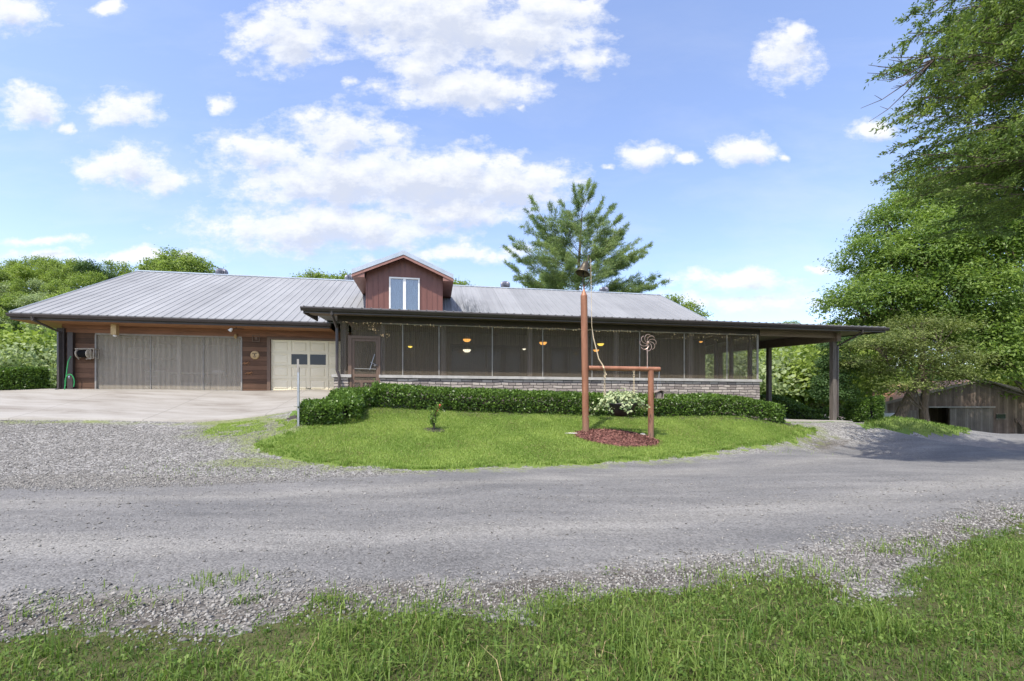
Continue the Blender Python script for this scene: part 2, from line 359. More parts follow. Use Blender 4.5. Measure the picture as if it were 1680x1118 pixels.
def drive():
    m, t, out = nt('chip_and_gravel_surface')
    tc = N(t,'ShaderNodeTexCoord'); P = tc.outputs['Object']
    g = N(t,'ShaderNodeAttribute', attribute_name='gravel').outputs['Fac']; ms = N(t,'ShaderNodeAttribute', attribute_name='moss').outputs['Fac']; so = N(t,'ShaderNodeAttribute', attribute_name='soil').outputs['Fac']
    v1 = N(t,'ShaderNodeTexVoronoi', {'Vector': P, 'Scale': 55.}); v2 = N(t,'ShaderNodeTexVoronoi', {'Vector': P, 'Scale': 28., 'Randomness': 1.})
    s1 = N(t,'ShaderNodeSeparateColor', {0: v1.outputs['Color']}).outputs[0]; s2 = N(t,'ShaderNodeSeparateColor', {0: v2.outputs['Color']}).outputs[0]
    n1 = noise(t, P, .55, 5, .6); n2 = noise(t, P, 2.3, 5, .7, .3); n3 = noise(t, P, 9, 4, .7); mp = N(t,'ShaderNodeMapping', {'Vector': P, 'Scale': (.3,1.6,1), 'Rotation': (0,0,-.25)}).outputs[0]; n4 = noise(t, mp, 1.2, 5, .65)
    fa = math_(t,'ADD', math_(t,'MULTIPLY', s1,.32), math_(t,'ADD', math_(t,'MULTIPLY', n3,.2), math_(t,'MULTIPLY', n4,.5)))
    asp = ramp(t, fa, [(.22,(.07,.068,.065)),(.5,(.142,.139,.132)),(.8,(.225,.22,.208))])
    fg = math_(t,'ADD', math_(t,'MULTIPLY', s2,.7), math_(t,'MULTIPLY', n2,.35))
    gra = ramp(t, fg, [(.12,(.055,.051,.045)),(.4,(.15,.145,.134)),(.7,(.25,.243,.225)),(.98,(.38,.367,.34))])
    edge = math_(t,'ADD', g, math_(t,'MULTIPLY', math_(t,'SUBTRACT', n2, .5), .9)); ge = ramp(t, edge, [(.35,(0,0,0)),(.65,(1,1,1))])
    tk = N(t,'ShaderNodeAttribute', attribute_name='track').outputs['Fac']
    big = noise(t, N(t,'ShaderNodeMapping', {'Vector': P, 'Scale': (.45,1.1,1), 'Rotation': (0,0,-.25)}).outputs[0], .8, 4, .6, .5)
    asp = mixc(t, 1., asp, ramp(t, math_(t,'ADD', math_(t,'MULTIPLY', tk, .28), math_(t,'MULTIPLY', big, .9)), [(.28,(.8,.81,.83)),(.5,(1.,1.,1.)),(.75,(1.24,1.23,1.19))]), 'MULTIPLY')
    c = mixc(t, ge, asp, gra)
    soil = ramp(t, n3, [(.3,(.05,.044,.036)),(.7,(.115,.1,.082))])
    c = mixc(t, ramp(t, math_(t,'ADD', so, math_(t,'MULTIPLY', math_(t,'SUBTRACT', n2,.5), 1.3)), [(.45,(0,0,0)),(.75,(.85,.85,.85))]), c, soil)
    moss = ramp(t, n3, [(.3,(.09,.12,.03)),(.7,(.2,.23,.06))])
    c = mixc(t, ramp(t, math_(t,'ADD', ms, math_(t,'MULTIPLY', math_(t,'SUBTRACT', n2,.5), 1.5)), [(.4,(0,0,0)),(.75,(.8,.8,.8))]), c, moss)
    hd = math_(t,'ADD', math_(t,'MULTIPLY', v2.outputs['Distance'], math_(t,'MULTIPLY', ge, -1.)), math_(t,'ADD', math_(t,'MULTIPLY', v1.outputs['Distance'], -.35), math_(t,'MULTIPLY', n3, .3)))
    principled(t, out, c, .9, 0, hd, .8, .03, .25); return m
M['drive'] = drive()
def turf(name, c1, c2, c3):
    m, t, out = nt(name); P = coords(t); n1 = noise(t, P, 1.1, 5, .65); n2 = noise(t, P, 14, 4, .7)
    c = ramp(t, math_(t,'ADD', math_(t,'MULTIPLY', n1,.5), math_(t,'MULTIPLY', n2,.5)), [(.3,c1),(.5,c2),(.7,c3)])
    principled(t, out, c, .95, 0, n2, .8, .04, .1); return m
M['turf'] = turf('lawn_turf', (.085,.12,.03), (.13,.18,.042), (.18,.215,.058))
M['verge'] = turf('verge_soil', (.045,.038,.022), (.065,.068,.028), (.1,.095,.045))
M['field'] = turf('field_grass', (.06,.1,.025), (.1,.16,.035), (.16,.2,.06))
M['hill'] = turf('wooded_hill_floor', (.02,.035,.01), (.035,.06,.015), (.05,.08,.02))
M['mulch'] = pm('red_mulch', (.07,.028,.022), (.24,.1,.08), 22, .95, 0, 1., (1,1,1), .05)
M['bedsoil'] = pm('dark_bed_mulch', (.02,.016,.014), (.06,.048,.04), 16, .95, 0, 1., (1,1,1), .04)
M['grass'] = leafmat('verge_grass_blades', (.06,.125,.018), (.25,.34,.075), .45)
M['lawn'] = leafmat('lawn_grass_blades', (.16,.26,.042), (.39,.49,.125), .45)
M['hedge'] = leafmat('hedge_leaves', (.045,.09,.018), (.17,.28,.045), .3, .35)
M['leafA'] = leafmat('fresh_broad_leaves', (.09,.165,.03), (.28,.38,.085), .5, .45)
M['leafF'] = leafmat('forest_leaves', (.13,.2,.04), (.33,.42,.1), .5)
M['leafY'] = leafmat('yellow_green_leaves', (.16,.235,.04), (.34,.43,.09), .45)
M['leafG'] = leafmat('grey_green_leaves', (.19,.26,.11), (.42,.49,.25), .45)
M['leafD'] = leafmat('dark_evergreen_leaves', (.035,.075,.022), (.1,.17,.045), .3)
M['cedarleaf'] = leafmat('cedar_sprays', (.075,.13,.032), (.27,.35,.085), .45)
M['oliveleaf'] = leafmat('olive_cedar_sprays', (.08,.115,.03), (.24,.28,.08), .4)
M['pine'] = leafmat('pine_needles', (.14,.21,.085), (.36,.44,.2), .55)
M['ivy'] = leafmat('variegated_ivy', (.12,.2,.07), (.5,.54,.3), .25)
M['stonechip'] = leafmat('limestone_chips', (.072,.068,.06), (.31,.297,.268), 0., .9)
M['chips'] = leafmat('bark_chips', (.06,.022,.018), (.34,.17,.13), 0., .9)
M['rosered'] = pm('red_rose', (.5,.05,.04), (.65,.12,.08), 9, .6)
#SPLIT
# ------------------------------------------------------------------ camera, sun, sky
cam = bpy.data.cameras.new('camera'); co = bpy.data.objects.new('camera', cam); col.objects.link(co)
cam.sensor_width = 36; cam.lens = F/1680*36; cam.shift_y = (HY-559)/1680; cam.clip_end = 3000; cam.clip_start = .05
co.location = (0,0,H); co.rotation_euler = (math.radians(90),0,0); sc.camera = co
EL = math.radians(61); AZ = math.atan2(-.46, -.89)
sv = Vector((math.sin(AZ)*math.cos(EL), math.cos(AZ)*math.cos(EL), math.sin(EL)))
sl = bpy.data.lights.new('sun', 'SUN'); sl.energy = 2.15; sl.angle = math.radians(.5); sl.color = (1,.95,.86)
so_ = bpy.data.objects.new('sun', sl); col.objects.link(so_); so_.rotation_euler = (-sv).to_track_quat('-Z','Y').to_euler(); so_.location = (-20,-30,60)
world = bpy.data.worlds.new('World'); sc.world = world; world.use_nodes = True
t = world.node_tree; t.nodes.clear(); out = t.nodes.new('ShaderNodeOutputWorld')
sky = N(t,'ShaderNodeTexSky'); sky.sky_type = 'NISHITA'; sky.sun_disc = False; sky.sun_elevation = EL; sky.sun_rotation = AZ; sky.altitude = 200; sky.air_density = 1.; sky.dust_density = 1.6; sky.ozone_density = 2.5
SKY = .112
def px(x, y, rx, ry, s=1.0): return ((x-CX)/F, (HY-y)/F, rx*1.16/F, ry*1.2/F, s)
CL = [px(470,60,100,55),px(590,22,150,55),px(720,38,130,65,1.2),px(850,58,120,55,1.15),px(960,98,60,30,.9),px(905,8,85,28),px(690,110,70,35),px(760,146,125,34,1.15),
 px(25,22,65,34),px(185,12,38,16,.8),px(50,172,60,36),px(205,182,55,34),px(362,172,34,18,.9),px(110,207,20,12,.8),
 px(200,270,85,38,.95),px(265,300,70,28,.9),px(420,248,100,42,.95),px(560,222,105,46),px(560,298,160,38,1.2),px(700,296,140,44,1.3),px(820,304,110,40,1.25),px(740,345,130,26,1.15),px(540,372,200,36,1.2),px(430,300,60,22,.8),
 px(1290,92,55,52),px(1310,60,30,24),px(1060,258,46,24),px(1130,260,32,13,.8),px(1225,248,55,26),px(1290,260,22,8,.8),px(1420,215,50,17,.95),px(852,178,14,9,.8),px(575,135,26,16,.6),
 px(75,395,100,12,.75),px(230,420,150,17,.85),px(70,420,110,13,.75),px(760,412,140,20,.8),px(1210,460,160,24,.8),px(1340,440,50,12,.7),px(1230,492,170,22,.75),px(640,430,120,14,.7),px(1000,272,30,9,.6)]
def cloud_group():
    g = bpy.data.node_groups.new('cloud_density', 'ShaderNodeTree')
    g.interface.new_socket('P', in_out='INPUT', socket_type='NodeSocketVector'); g.interface.new_socket('D', in_out='OUTPUT', socket_type='NodeSocketFloat')
    gi = g.nodes.new('NodeGroupInput'); go = g.nodes.new('NodeGroupOutput'); P = gi.outputs[0]
    w1 = N(g,'ShaderNodeTexNoise', {'Vector': P, 'Scale': 9., 'Detail': 4., 'Roughness': .6}).outputs[1]
    w = N(g,'ShaderNodeVectorMath', {0: w1, 1: (.5,.5,.5)}, operation='SUBTRACT').outputs[0]
    w = N(g,'ShaderNodeVectorMath', {0: w, 1: (.11,.06,0)}, operation='MULTIPLY').outputs[0]
    q = N(g,'ShaderNodeVectorMath', {0: P, 1: w}, operation='ADD').outputs[0]
    acc = None
    for cx, cy, rx, ry, s in CL:
        a = N(g,'ShaderNodeVectorMath', {0: q, 1: (1/rx,1/ry,0), 2: (-cx/rx,-cy/ry,0)}, operation='MULTIPLY_ADD').outputs[0]
        l = N(g,'ShaderNodeVectorMath', {0: a}, operation='LENGTH').outputs[1]
        v = math_(g,'SUBTRACT', s, l)
        acc = v if acc is None else math_(g,'MAXIMUM', acc, v)
    pm_ = N(g,'ShaderNodeMapping', {'Vector': P, 'Scale': (1,1.6,1)}).outputs[0]
    f = N(g,'ShaderNodeTexNoise', {'Vector': pm_, 'Scale': 14., 'Detail': 8., 'Roughness': .66}).outputs[0]
    D = math_(g,'ADD', acc, math_(g,'MULTIPLY', math_(g,'SUBTRACT', f, .5), 2.1))
    g.links.new(D, go.inputs[0]); return g
cg = cloud_group()
gen = N(t,'ShaderNodeTexCoord').outputs['Generated']; sx = N(t,'ShaderNodeSeparateXYZ', {0: gen})
yy = math_(t,'MAXIMUM', sx.outputs[1], .05)
P0 = N(t,'ShaderNodeCombineXYZ', {0: math_(t,'DIVIDE', sx.outputs[0], yy), 1: math_(t,'DIVIDE', sx.outputs[2], yy), 2: 0.}).outputs[0]
def dens(off):
    n = t.nodes.new('ShaderNodeGroup'); n.node_tree = cg
    t.links.new(N(t,'ShaderNodeVectorMath', {0: P0, 1: off}, operation='ADD').outputs[0], n.inputs[0]); return n.outputs[0]
d0 = dens((0,0,0)); d1 = dens((-.012,.03,0))
alpha = ramp(t, d0, [(.0,(0,0,0)),(.28,(.36,.36,.36)),(.52,(.82,.82,.82)),(1.,(.97,.97,.97))])
veil = N(t,'ShaderNodeMapping', {'Vector': P0, 'Scale': (1.,3.2,1)}).outputs[0]
veil = ramp(t, noise(t, veil, 2.2, 7, .6, .3), [(.45,(0,0,0)),(.8,(.45,.45,.45))])
veil = math_(t,'MULTIPLY', veil, math_(t,'SUBTRACT', 1.1, math_(t,'MULTIPLY', sx.outputs[2], 1.5), clamp=True))
alpha = math_(t,'MAXIMUM', alpha, veil)
alpha = math_(t,'MULTIPLY', alpha, math_(t,'GREATER_THAN', sx.outputs[1], .06))
shade = ramp(t, d1, [(.1,(1,1,1)),(.5,(.89,.915,.96)),(1.,(.66,.71,.84))])
cloudc = N(t,'ShaderNodeVectorMath', {0: shade, 3: 1.0/SKY*.36}, operation='SCALE').outputs[0]
# wide, thin haze low over the horizon belongs to the sky itself
bright = N(t,'ShaderNodeVectorMath', {0: sky.outputs[0], 1: (1.08,.98,1.0)}, operation='MULTIPLY').outputs[0]
bg = N(t,'ShaderNodeBackground', {'Color': mixc(t, alpha, bright, cloudc), 'Strength': SKY}); t.links.new(bg.outputs[0], out.inputs[0])
sc.view_settings.view_transform = 'Standard'; sc.view_settings.look = 'None'; sc.view_settings.gamma = 1; sc.view_settings.exposure = 1.6
sc.cycles.max_bounces = 8; sc.cycles.transparent_max_bounces = 12; sc.cycles.diffuse_bounces = 4; sc.cycles.use_denoising = True

# ------------------------------------------------------------------ ground zones
def poly_px(pts): return np.array([gp(x, y)[:2] for x, y in pts])
def inside(poly, x, y):
    r = np.zeros(x.shape, bool); n = len(poly)
    for i in range(n):
        x0, y0 = poly[i]; x1, y1 = poly[(i+1) % n]
        c = (y0 > y) != (y1 > y)
        with np.errstate(divide='ignore', invalid='ignore'): r ^= c & (x < (x1-x0)*(y-y0)/(y1-y0)+x0)
    return r
def sdist(poly, x, y):                          # signed distance, positive inside
    d = np.full(x.shape, 1e9); n = len(poly)
    for i in range(n):
        a = poly[i]; b = poly[(i+1) % n]; e = b-a; L = max((e**2).sum(), 1e-9)
        tt = np.clip(((x-a[0])*e[0]+(y-a[1])*e[1])/L, 0, 1)
        d = np.minimum(d, np.hypot(x-a[0]-tt*e[0], y-a[1]-tt*e[1]))
    return np.where(inside(poly, x, y), d, -d)
far_edge = poly_px([(0,802),(200,797),(420,789),(640,780),(840,770),(1100,757),(1250,744),(1360,734),(1440,724),(1520,716)])
road = np.vstack([[[-60, 6.2],[-25, 6.9]], far_edge, [[24, 26],[30, 30],[34,25],[26,16],[16,9.5]],
                  poly_px([(1680,830),(1500,872),(1300,905),(1100,925),(840,950),(480,965),(200,985),(0,1000)]), [[-8,3.2],[-25,3.6],[-60,3.0]]])
lawn_l = [(410,738),(440,748),(500,758),(560,766),(620,770),(700,772),(770,770),(840,766),(920,764),(1000,760),(1060,757),(1120,750),(1200,740),(1260,730),(1320,718),(1345,709),(1330,702),(1290,695)]
hb = lambda s, d=-5.0: W(s, d)
lawn = np.vstack([poly_px(lawn_l), [hb(27.6,-4.9), hb(25), hb(20), hb(15), hb(12.4,-4.9), hb(11.2,-5.6)], poly_px([(505,699),(470,712),(430,724)])])
green_strip = poly_px([(360,696),(420,690),(486,690),(500,700),(440,712),(380,716),(330,712)])
verge = np.vstack([[[-9,2.2],[-4.5,2.55]], poly_px([(0,1050),(80,1030),(150,1022),(230,1040),(330,1050),(430,1020),(560,1000),(700,1003),(840,992),(960,980),(1040,965),(1120,962),(1220,948),(1330,950),(1400,985),(1450,975),(1480,932),(1560,893),(1680,858)]), [[10,6.2],[20,8],[26,11],[30,6],[30,-8],[-14,-8]]])
bank = np.vstack([poly_px([(1418,704),(1480,706),(1540,712),(1580,714),(1592,710)]), [[31,31],[40,40],[38,47],[30,44],[26,36],[22.5,29]]])
bed = np.array([W(11.0,-6.4), W(13,-5.7), W(20,-5.6), W(27.5,-5.5), W(27.8,-3.4), W(10.6,-3.6), W(9.7,-6.2)])
# polar grid round the viewpoint: fine in front, coarse behind, one sheet out to the horizon
az = np.radians(np.concatenate([np.arange(-52,52,.115), np.arange(52,308,4.)])); na = len(az)
rad = np.concatenate([[.0,.4,.8,1.2], np.exp(np.linspace(math.log(1.6), math.log(60), 330)), np.exp(np.linspace(math.log(64), math.log(900), 26))]); nr = len(rad)
GX = np.outer(rad, np.sin(az)); GY = np.outer(rad, np.cos(az)); GZ = terrain(GX, GY)
GZ = GZ+np.where(rad[:,None] < 40, .05*(fbm(GX*.7, GY*.7, 3)-.5)+.018*(fbm(GX*4, GY*4, 5)-.5), 0)
gx, gy = GX.ravel(), GY.ravel()
ii, jj = np.meshgrid(np.arange(nr-1), np.arange(na), indexing='ij'); j2 = (jj+1) % na
quad = np.stack([ii*na+jj, (ii+1)*na+jj, (ii+1)*na+j2, ii*na+j2], -1).reshape(-1,4)[:, ::-1]
cx_ = gx[quad].mean(1); cy_ = gy[quad].mean(1); cr = np.hypot(cx_, cy_)
wob = lambda k, a, sd: a*(fbm(cx_*k, cy_*k, sd)-.5)
qx = cx_+wob(1.7,.7,11)+wob(8,.32,12); qy = cy_+wob(1.7,.7,13)+wob(8,.32,14)
near = cr < 60
zone = np.zeros(len(quad), int)                 # 0 ground, 1 gravel, 2 road, 3 lawn, 4 verge, 5 bed, 6 bank
gravel_area = np.vstack([[[-60,2.5]], [[-60,13]], [W(-9,-4.7)], [W(9.6,-4.7)], [W(9.8,-6)], [W(12,-5.8)], [W(27,-5.5)], [W(28,-4.2)], [W(34,-4.2)], [W(35,2)], poly_px([(1420,706),(1500,711),(1592,713)]), [[33,29],[36,26],[26,14],[18,8]], [[18,2.5]]])
zone[near & inside(gravel_area, cx_, cy_)] = 1
zone[near & inside(road, qx, qy)] = 2
zone[near & inside(lawn, qx, qy)] = 3
zone[near & inside(green_strip, qx, qy) & (fbm(cx_*3, cy_*3, 21) > .42)] = 3
zone[near & inside(verge, qx, qy)] = 4
zone[near & inside(bed, cx_, cy_)] = 5
zone[near & inside(bank, qx, qy)] = 6
slab_a = np.array([W(-12,-4.9), W(9.7,-4.9), W(9.7,.2), W(-12,.2)])
rd = sdist(road, gx, gy); ld = sdist(lawn, gx, gy); vd = sdist(verge, gx, gy); gd = sdist(green_strip, gx, gy)
a_gr = np.clip(.5-rd/1.1, 0, 1); a_tr = np.exp(-((rd-1.35)/.42)**2)
sd_, dd_ = (np.stack([gx-O[0], gy-O[1]], -1)@UX), (np.stack([gx-O[0], gy-O[1]], -1)@VX)
a_ms = np.clip(1-np.abs(ld+.15)/.8, 0, 1)*.45+np.clip(1+gd/1.2, 0, 1)*.6+np.clip(1-np.abs(dd_+5.15)/.6, 0, 1)*np.clip(1-np.abs(sd_-1)/12, 0, 1)*.75
a_ms = a_ms+np.clip(1-np.hypot((gx-15)/4, (gy-20.5)/2.2), 0, 1)*.55
ing = inside(gravel_area, gx, gy)*1.; a_ms = a_ms+ing*.12
p_ = gp(400, 762); a_ms = a_ms+np.clip(1-np.hypot((gx-p_[0])/1.6, (gy-p_[1])/.5), 0, 1)*.75
a_so = np.clip(1-np.abs(vd+.1)/.55, 0, 1)*.45+np.clip(1-np.abs(rd+.15)/.5, 0, 1)*np.where(gy < 7, .27, .18)
a_so = a_so+ing*.17
p_ = gp(1330, 722); a_so = a_so+np.clip(1-np.hypot((gx-p_[0])/2.6, (gy-p_[1])/1.6), 0, 1)*.5
GV = np.stack([gx, gy, GZ.ravel()], -1)
for z, nm, mt in ((0,'ground','field'),(1,'gravel_drive','drive'),(2,'road','drive'),(3,'lawn','turf'),(4,'grass_verge','verge'),(5,'planting_bed','bedsoil'),(6,'grass_bank','turf')):
    q = quad[zone == z]
    if not len(q): continue
    u, inv = np.unique(q, return_inverse=True); at_ = {'gravel': ('POINT', a_gr[u]), 'moss': ('POINT', a_ms[u]), 'soil': ('POINT', a_so[u]), 'track': ('POINT', a_tr[u])} if mt == 'drive' else None
    tag(link(nm, npmesh(nm, GV[u], inv.reshape(-1,4), at_, True), M[mt]), kind='structure')

def draped(name, m, s0, s1, d0, d1, ns, nd, lift, zf=None):        # a slab following the ground, with a real thickness
    ss = np.linspace(s0, s1, ns); dd = np.linspace(d0, d1, nd); Sg, Dg = np.meshgrid(ss, dd)
    X = O[0]+Sg*UX[0]+Dg*VX[0]; Y = O[1]+Sg*UX[1]+Dg*VX[1]; Z = terrain(X, Y)+lift if zf is None else zf(Sg, Dg)
    V = np.concatenate([np.stack([X,Y,Z],-1).reshape(-1,3), np.stack([X,Y,Z-.3],-1).reshape(-1,3)]); n = ns*nd
    i, j = np.meshgrid(np.arange(nd-1), np.arange(ns-1), indexing='ij'); k = (i*ns+j).ravel()
    f = np.stack([k, k+1, k+ns+1, k+ns], -1)
    sk = []
    ring = [j for j in range(ns)]+[i*ns+ns-1 for i in range(1,nd)]+[(nd-1)*ns+j for j in range(ns-2,-1,-1)]+[i*ns for i in range(nd-2,0,-1)]
    for a, b in zip(ring, ring[1:]+ring[:1]): sk.append((b, a, a+n, b+n))
    o = link(name, npmesh(name, V, np.vstack([f, np.array(sk)])), m); return tag(o, kind='structure')
draped('concrete_driveway', M['concrete'], -11, 10.4, -4.9, .02, 60, 24, .05)
draped('carport_slab', M['concrete'], 27.3, 31.1, -4.0, 13, 8, 18, .13, lambda s_, d_: terrain(O[0]+s_*UX[0]+d_*VX[0], O[1]+s_*UX[1]+d_*VX[1])+.045+.2*np.clip((d_+2.5)/5,0,1))
draped('porch_path', M['concrete'], 9.75, 13.2, -5.0, -3.7, 8, 6, .07)
#SPLIT2
# ------------------------------------------------------------------ the house
house = empty('house', (O[0], O[1], 0), A, 'long low house with a grey ribbed metal roof, red dormer and screened porch', 'house')
ZF, ZE, DE, PITCH, SL, SR, DR = 2.0, 4.76, -.9, .5, -1.05, 27.95, 6.4
zr = lambda d: ZE+PITCH*(d-DE)
ZR = zr(DR)
def part(mb, name, m, parent=house, **k): return mb.build(name, m, parent, **k)
# walls
b = MB(); T = .16
GS0, GS1, GZ0, GZ1 = 1.08, 6.29, ZF-.02, at_d(159,548,0)[2]
g0, g1, gz1 = S(444,0), S(444,0)+2.92, at_d(446,557,0)[2]
b.box(0,0,.6, GS0,T,4.5); b.box(GS0,0,GZ1, GS1,T,4.5); b.box(GS1,0,.6, g0,T,4.5); b.box(g0,0,gz1, g1,T,4.5); b.box(g1,0,.6, 10.62,T,4.5)
b.box(GS0,0,.6,GS1,T,GZ0); b.box(g0,0,.6,g1,T,ZF-.02)
b.prism([(T,.6),(12.6,.6),(12.6,zr(.2)-.2),(DR,ZR-.2),(T,zr(T)-.14)], 0, 0, T)        # left gable wall
part(b, 'garage_wall', M['siding'])
b = MB(); b.box(10.62,0.02,.6, 26.84,T+.02,4.8)
b.prism([(.02,.6),(12.6,.6),(12.6,zr(.2)-.2),(DR,ZR-.2),(.02,zr(.02)-.14)], 0, 26.84, 27.0); b.box(0,12.6,.6,27.0,12.76,4.9)
part(b, 'house_wall', M['boards'])
for xa, xb in ((741,852),(905,965)):
    sa, sb = S(xa,0), S(xb,0); zb0, zb1 = 2.55, 4.05; b = MB(); b.box(sa,-.02,zb0,sb,.015,zb1); w_ = part(b, 'porch_window', M['glass'])
    b = MB(); b.box(sa-.06,-.05,zb0-.06,sb+.06,-.021,zb0); b.box(sa-.06,-.05,zb1,sb+.06,-.021,zb1+.06); b.box(sa-.06,-.05,zb0,sa,-.021,zb1); b.box(sb,-.05,zb0,sb+.06,-.021,zb1); b.box((sa+sb)/2-.03,-.05,zb0,(sa+sb)/2+.03,-.021,zb1); part(b, 'frame', M['brown'], w_)
b = MB(); b.box(-.02,-.05,4.36, 10.5,-.003,4.497); b.box(-.02,-.03,4.14+.07, 10.5,-.003,4.357); part(b, 'header_board', M['header'])
b = MB(); b.box(-.14,-.12,.9, .1,-.003,4.36); b.box(.22,-.14,1.7, .4,-.003,4.2); part(b, 'corner_post', M['brown'])
# roof: slabs, ribs, ridge
b = MB()
def slope(s0, s1, d0, d1, z0, z1, th=.05):
    b.hexa([(s0,d0,z0-th),(s1,d0,z0-th),(s1,d1,z1-th),(s0,d1,z1-th)], [(s0,d0,z0),(s1,d0,z0),(s1,d1,z1),(s0,d1,z1)])
def rib(s, d0, d1, z0, z1):
    h, w0, w1 = .022, .03, .016
    b.hexa([(s-w0,d0,z0),(s+w0,d0,z0),(s+w0,d1,z1),(s-w0,d1,z1)], [(s-w1,d0,z0+h),(s+w1,d0,z0+h),(s+w1,d1,z1+h),(s-w1,d1,z1+h)])
slope(SL, SR, DE, DR, ZE, ZR); slope(SL, SR, 2*DR-DE, DR, ZE, ZR)
s = SL+.03
while s < SR: rib(s, DE-.03, DR, ZE-.015, ZR); s += .305
roof = part(b, 'roof', M['roofmetal'])
b = MB()
for sg in (-1, 1): b.hexa([(SL-.02,DR,ZR+.02),(SR+.02,DR,ZR+.02),(SR+.02,DR+sg*.17,ZR-.06),(SL-.02,DR+sg*.17,ZR-.06)], [(SL-.02,DR,ZR+.045),(SR+.02,DR,ZR+.045),(SR+.02,DR+sg*.17,ZR-.03),(SL-.02,DR+sg*.17,ZR-.03)])
b.hexa([(SL-.03,DE,ZE-.14),(SL-.003,DE,ZE-.14),(SL-.003,DR,ZR-.14),(SL-.03,DR,ZR-.14)], [(SL-.03,DE,ZE+.035),(SL-.003,DE,ZE+.035),(SL-.003,DR,ZR+.035),(SL-.03,DR,ZR+.035)])
b.hexa([(SR+.003,DE,ZE-.14),(SR+.03,DE,ZE-.14),(SR+.03,DR,ZR-.14),(SR+.003,DR,ZR-.14)], [(SR+.003,DE,ZE+.035),(SR+.03,DE,ZE+.035),(SR+.03,DR,ZR+.035),(SR+.003,DR,ZR+.035)])
part(b, 'ridge_cap', M['cap'], roof)
for x, y, d in ((364,447,7.4),(574,457,7.4),(829,468,7.4),(991,477,7.4)):
    s, _, zt_ = at_d(x, y-6, d); zb_ = zr(2*DR-d)-.1; z0 = zt_-.6
    b = MB(); b.lathe([(.17,zb_-z0),(.17,.22)], (s,d,z0), 20); b.lathe([(.17,.22),(.29,.28),(.3,.42),(.26,.52),(.15,.58),(.01,.6)], (s,d,z0), 36, .14)
    part(b, 'turbine_vent', M['ventmetal'], roof)
b = MB(); b.box(SL,DE+.02,4.5, 9.9,-.003,4.53); b.box(SL,0,4.52,-.003,12,4.55)
part(b, 'soffit', M['cedar'])
def gutter(s0, s1, d, zt, name='gutter'):
    b = MB(); b.prism([(d,zt-.13),(d,zt),(d-.012,zt),(d-.012,zt-.118),(d-.07,zt-.118),(d-.118,zt-.045),(d-.118,zt-.012),(d-.132,zt-.012),(d-.132,zt-.05),(d-.08,zt-.13)], 0, s0, s1)
    for q in (s0, s1-.012): b.prism([(d,zt-.13),(d,zt),(d-.132,zt-.005),(d-.132,zt-.05),(d-.08,zt-.13)], 0, q, q+.012)
    return part(b, name, M['gutterpaint'])
gutter(SL-.02, 9.95, DE-.01, ZE-.04)
b = MB(); b.box(SL,DE+.003,4.5, 9.9,DE+.03,ZE-.06); part(b, 'fascia', M['brown'])
# garage screens
b = MB(); b.box(GS0,.05,GZ0, GS1,.054,GZ1); gs = part(b, 'garage_screen', M['screen2'])
b = MB()
for x in (246.3, 333): q = S(x,0); b.box(q-.013,.025,GZ0, q+.013,.049,GZ1)
q = S(291,0); b.box(q-.05,.055,GZ0,q+.05,.15,GZ1)
b.box(GS0,-.02,GZ1-.03, GS1,.048,GZ1+.03); b.box(GS0-.02,-.02,ZF, GS0+.03,.048,GZ1-.03); b.box(GS1-.03,-.02,ZF, GS1+.02,.048,GZ1-.03); b.box(GS0+.03,-.02,GZ0,GS1-.03,.048,GZ0+.05)
part(b, 'screen_frame', M['batten'], gs)
# garage interior
b = MB(); b.box(.2,.2,ZF-.08, 10.5,6.2,ZF-.02); part(b, 'garage_floor', M['porchfloor'])
D1 = 5.6; wx0, _, wz1 = at_d(243,573,D1); wx1, _, wz0 = at_d(263,597,D1)
b = MB(); b.box(T+.01,D1,1.9, wx0,D1+.12,4.6); b.box(wx1,D1,1.9, 10.5,D1+.12,4.6); b.box(wx0,D1,1.9,wx1,D1+.12,wz0); b.box(wx0,D1,wz1,wx1,D1+.12,4.6)
b.box(6.75,.2,1.9,6.87,D1,4.6); b.box(10.4,.2,1.9,10.5,D1,4.6); b.box(T+.01,.2,4.55,10.5,D1+.12,4.6); part(b, 'interior_wall', M['interior'])
b = MB(); b.box(wx0,D1-.03,wz0-.05,wx1,D1-.003,wz0-.003); b.box(wx0-.06,D1-.03,wz0,wx0-.003,D1-.003,wz1+.05); b.box(wx1+.003,D1-.03,wz0-.05,wx1+.09,D1-.003,wz1+.05); b.box(wx0+.3*(wx1-wx0)+.35,D1+.02,wz0,wx0+.3*(wx1-wx0)+.39,D1+.06,wz1)
part(b, 'back_window', M['white'])
x0 = at_d(215,560,3)[0]; b = MB(); b.box(x0,2.8,3.55,x0+1.9,3.4,4.0); part(b, 'duct_box', M['interiorlight'])
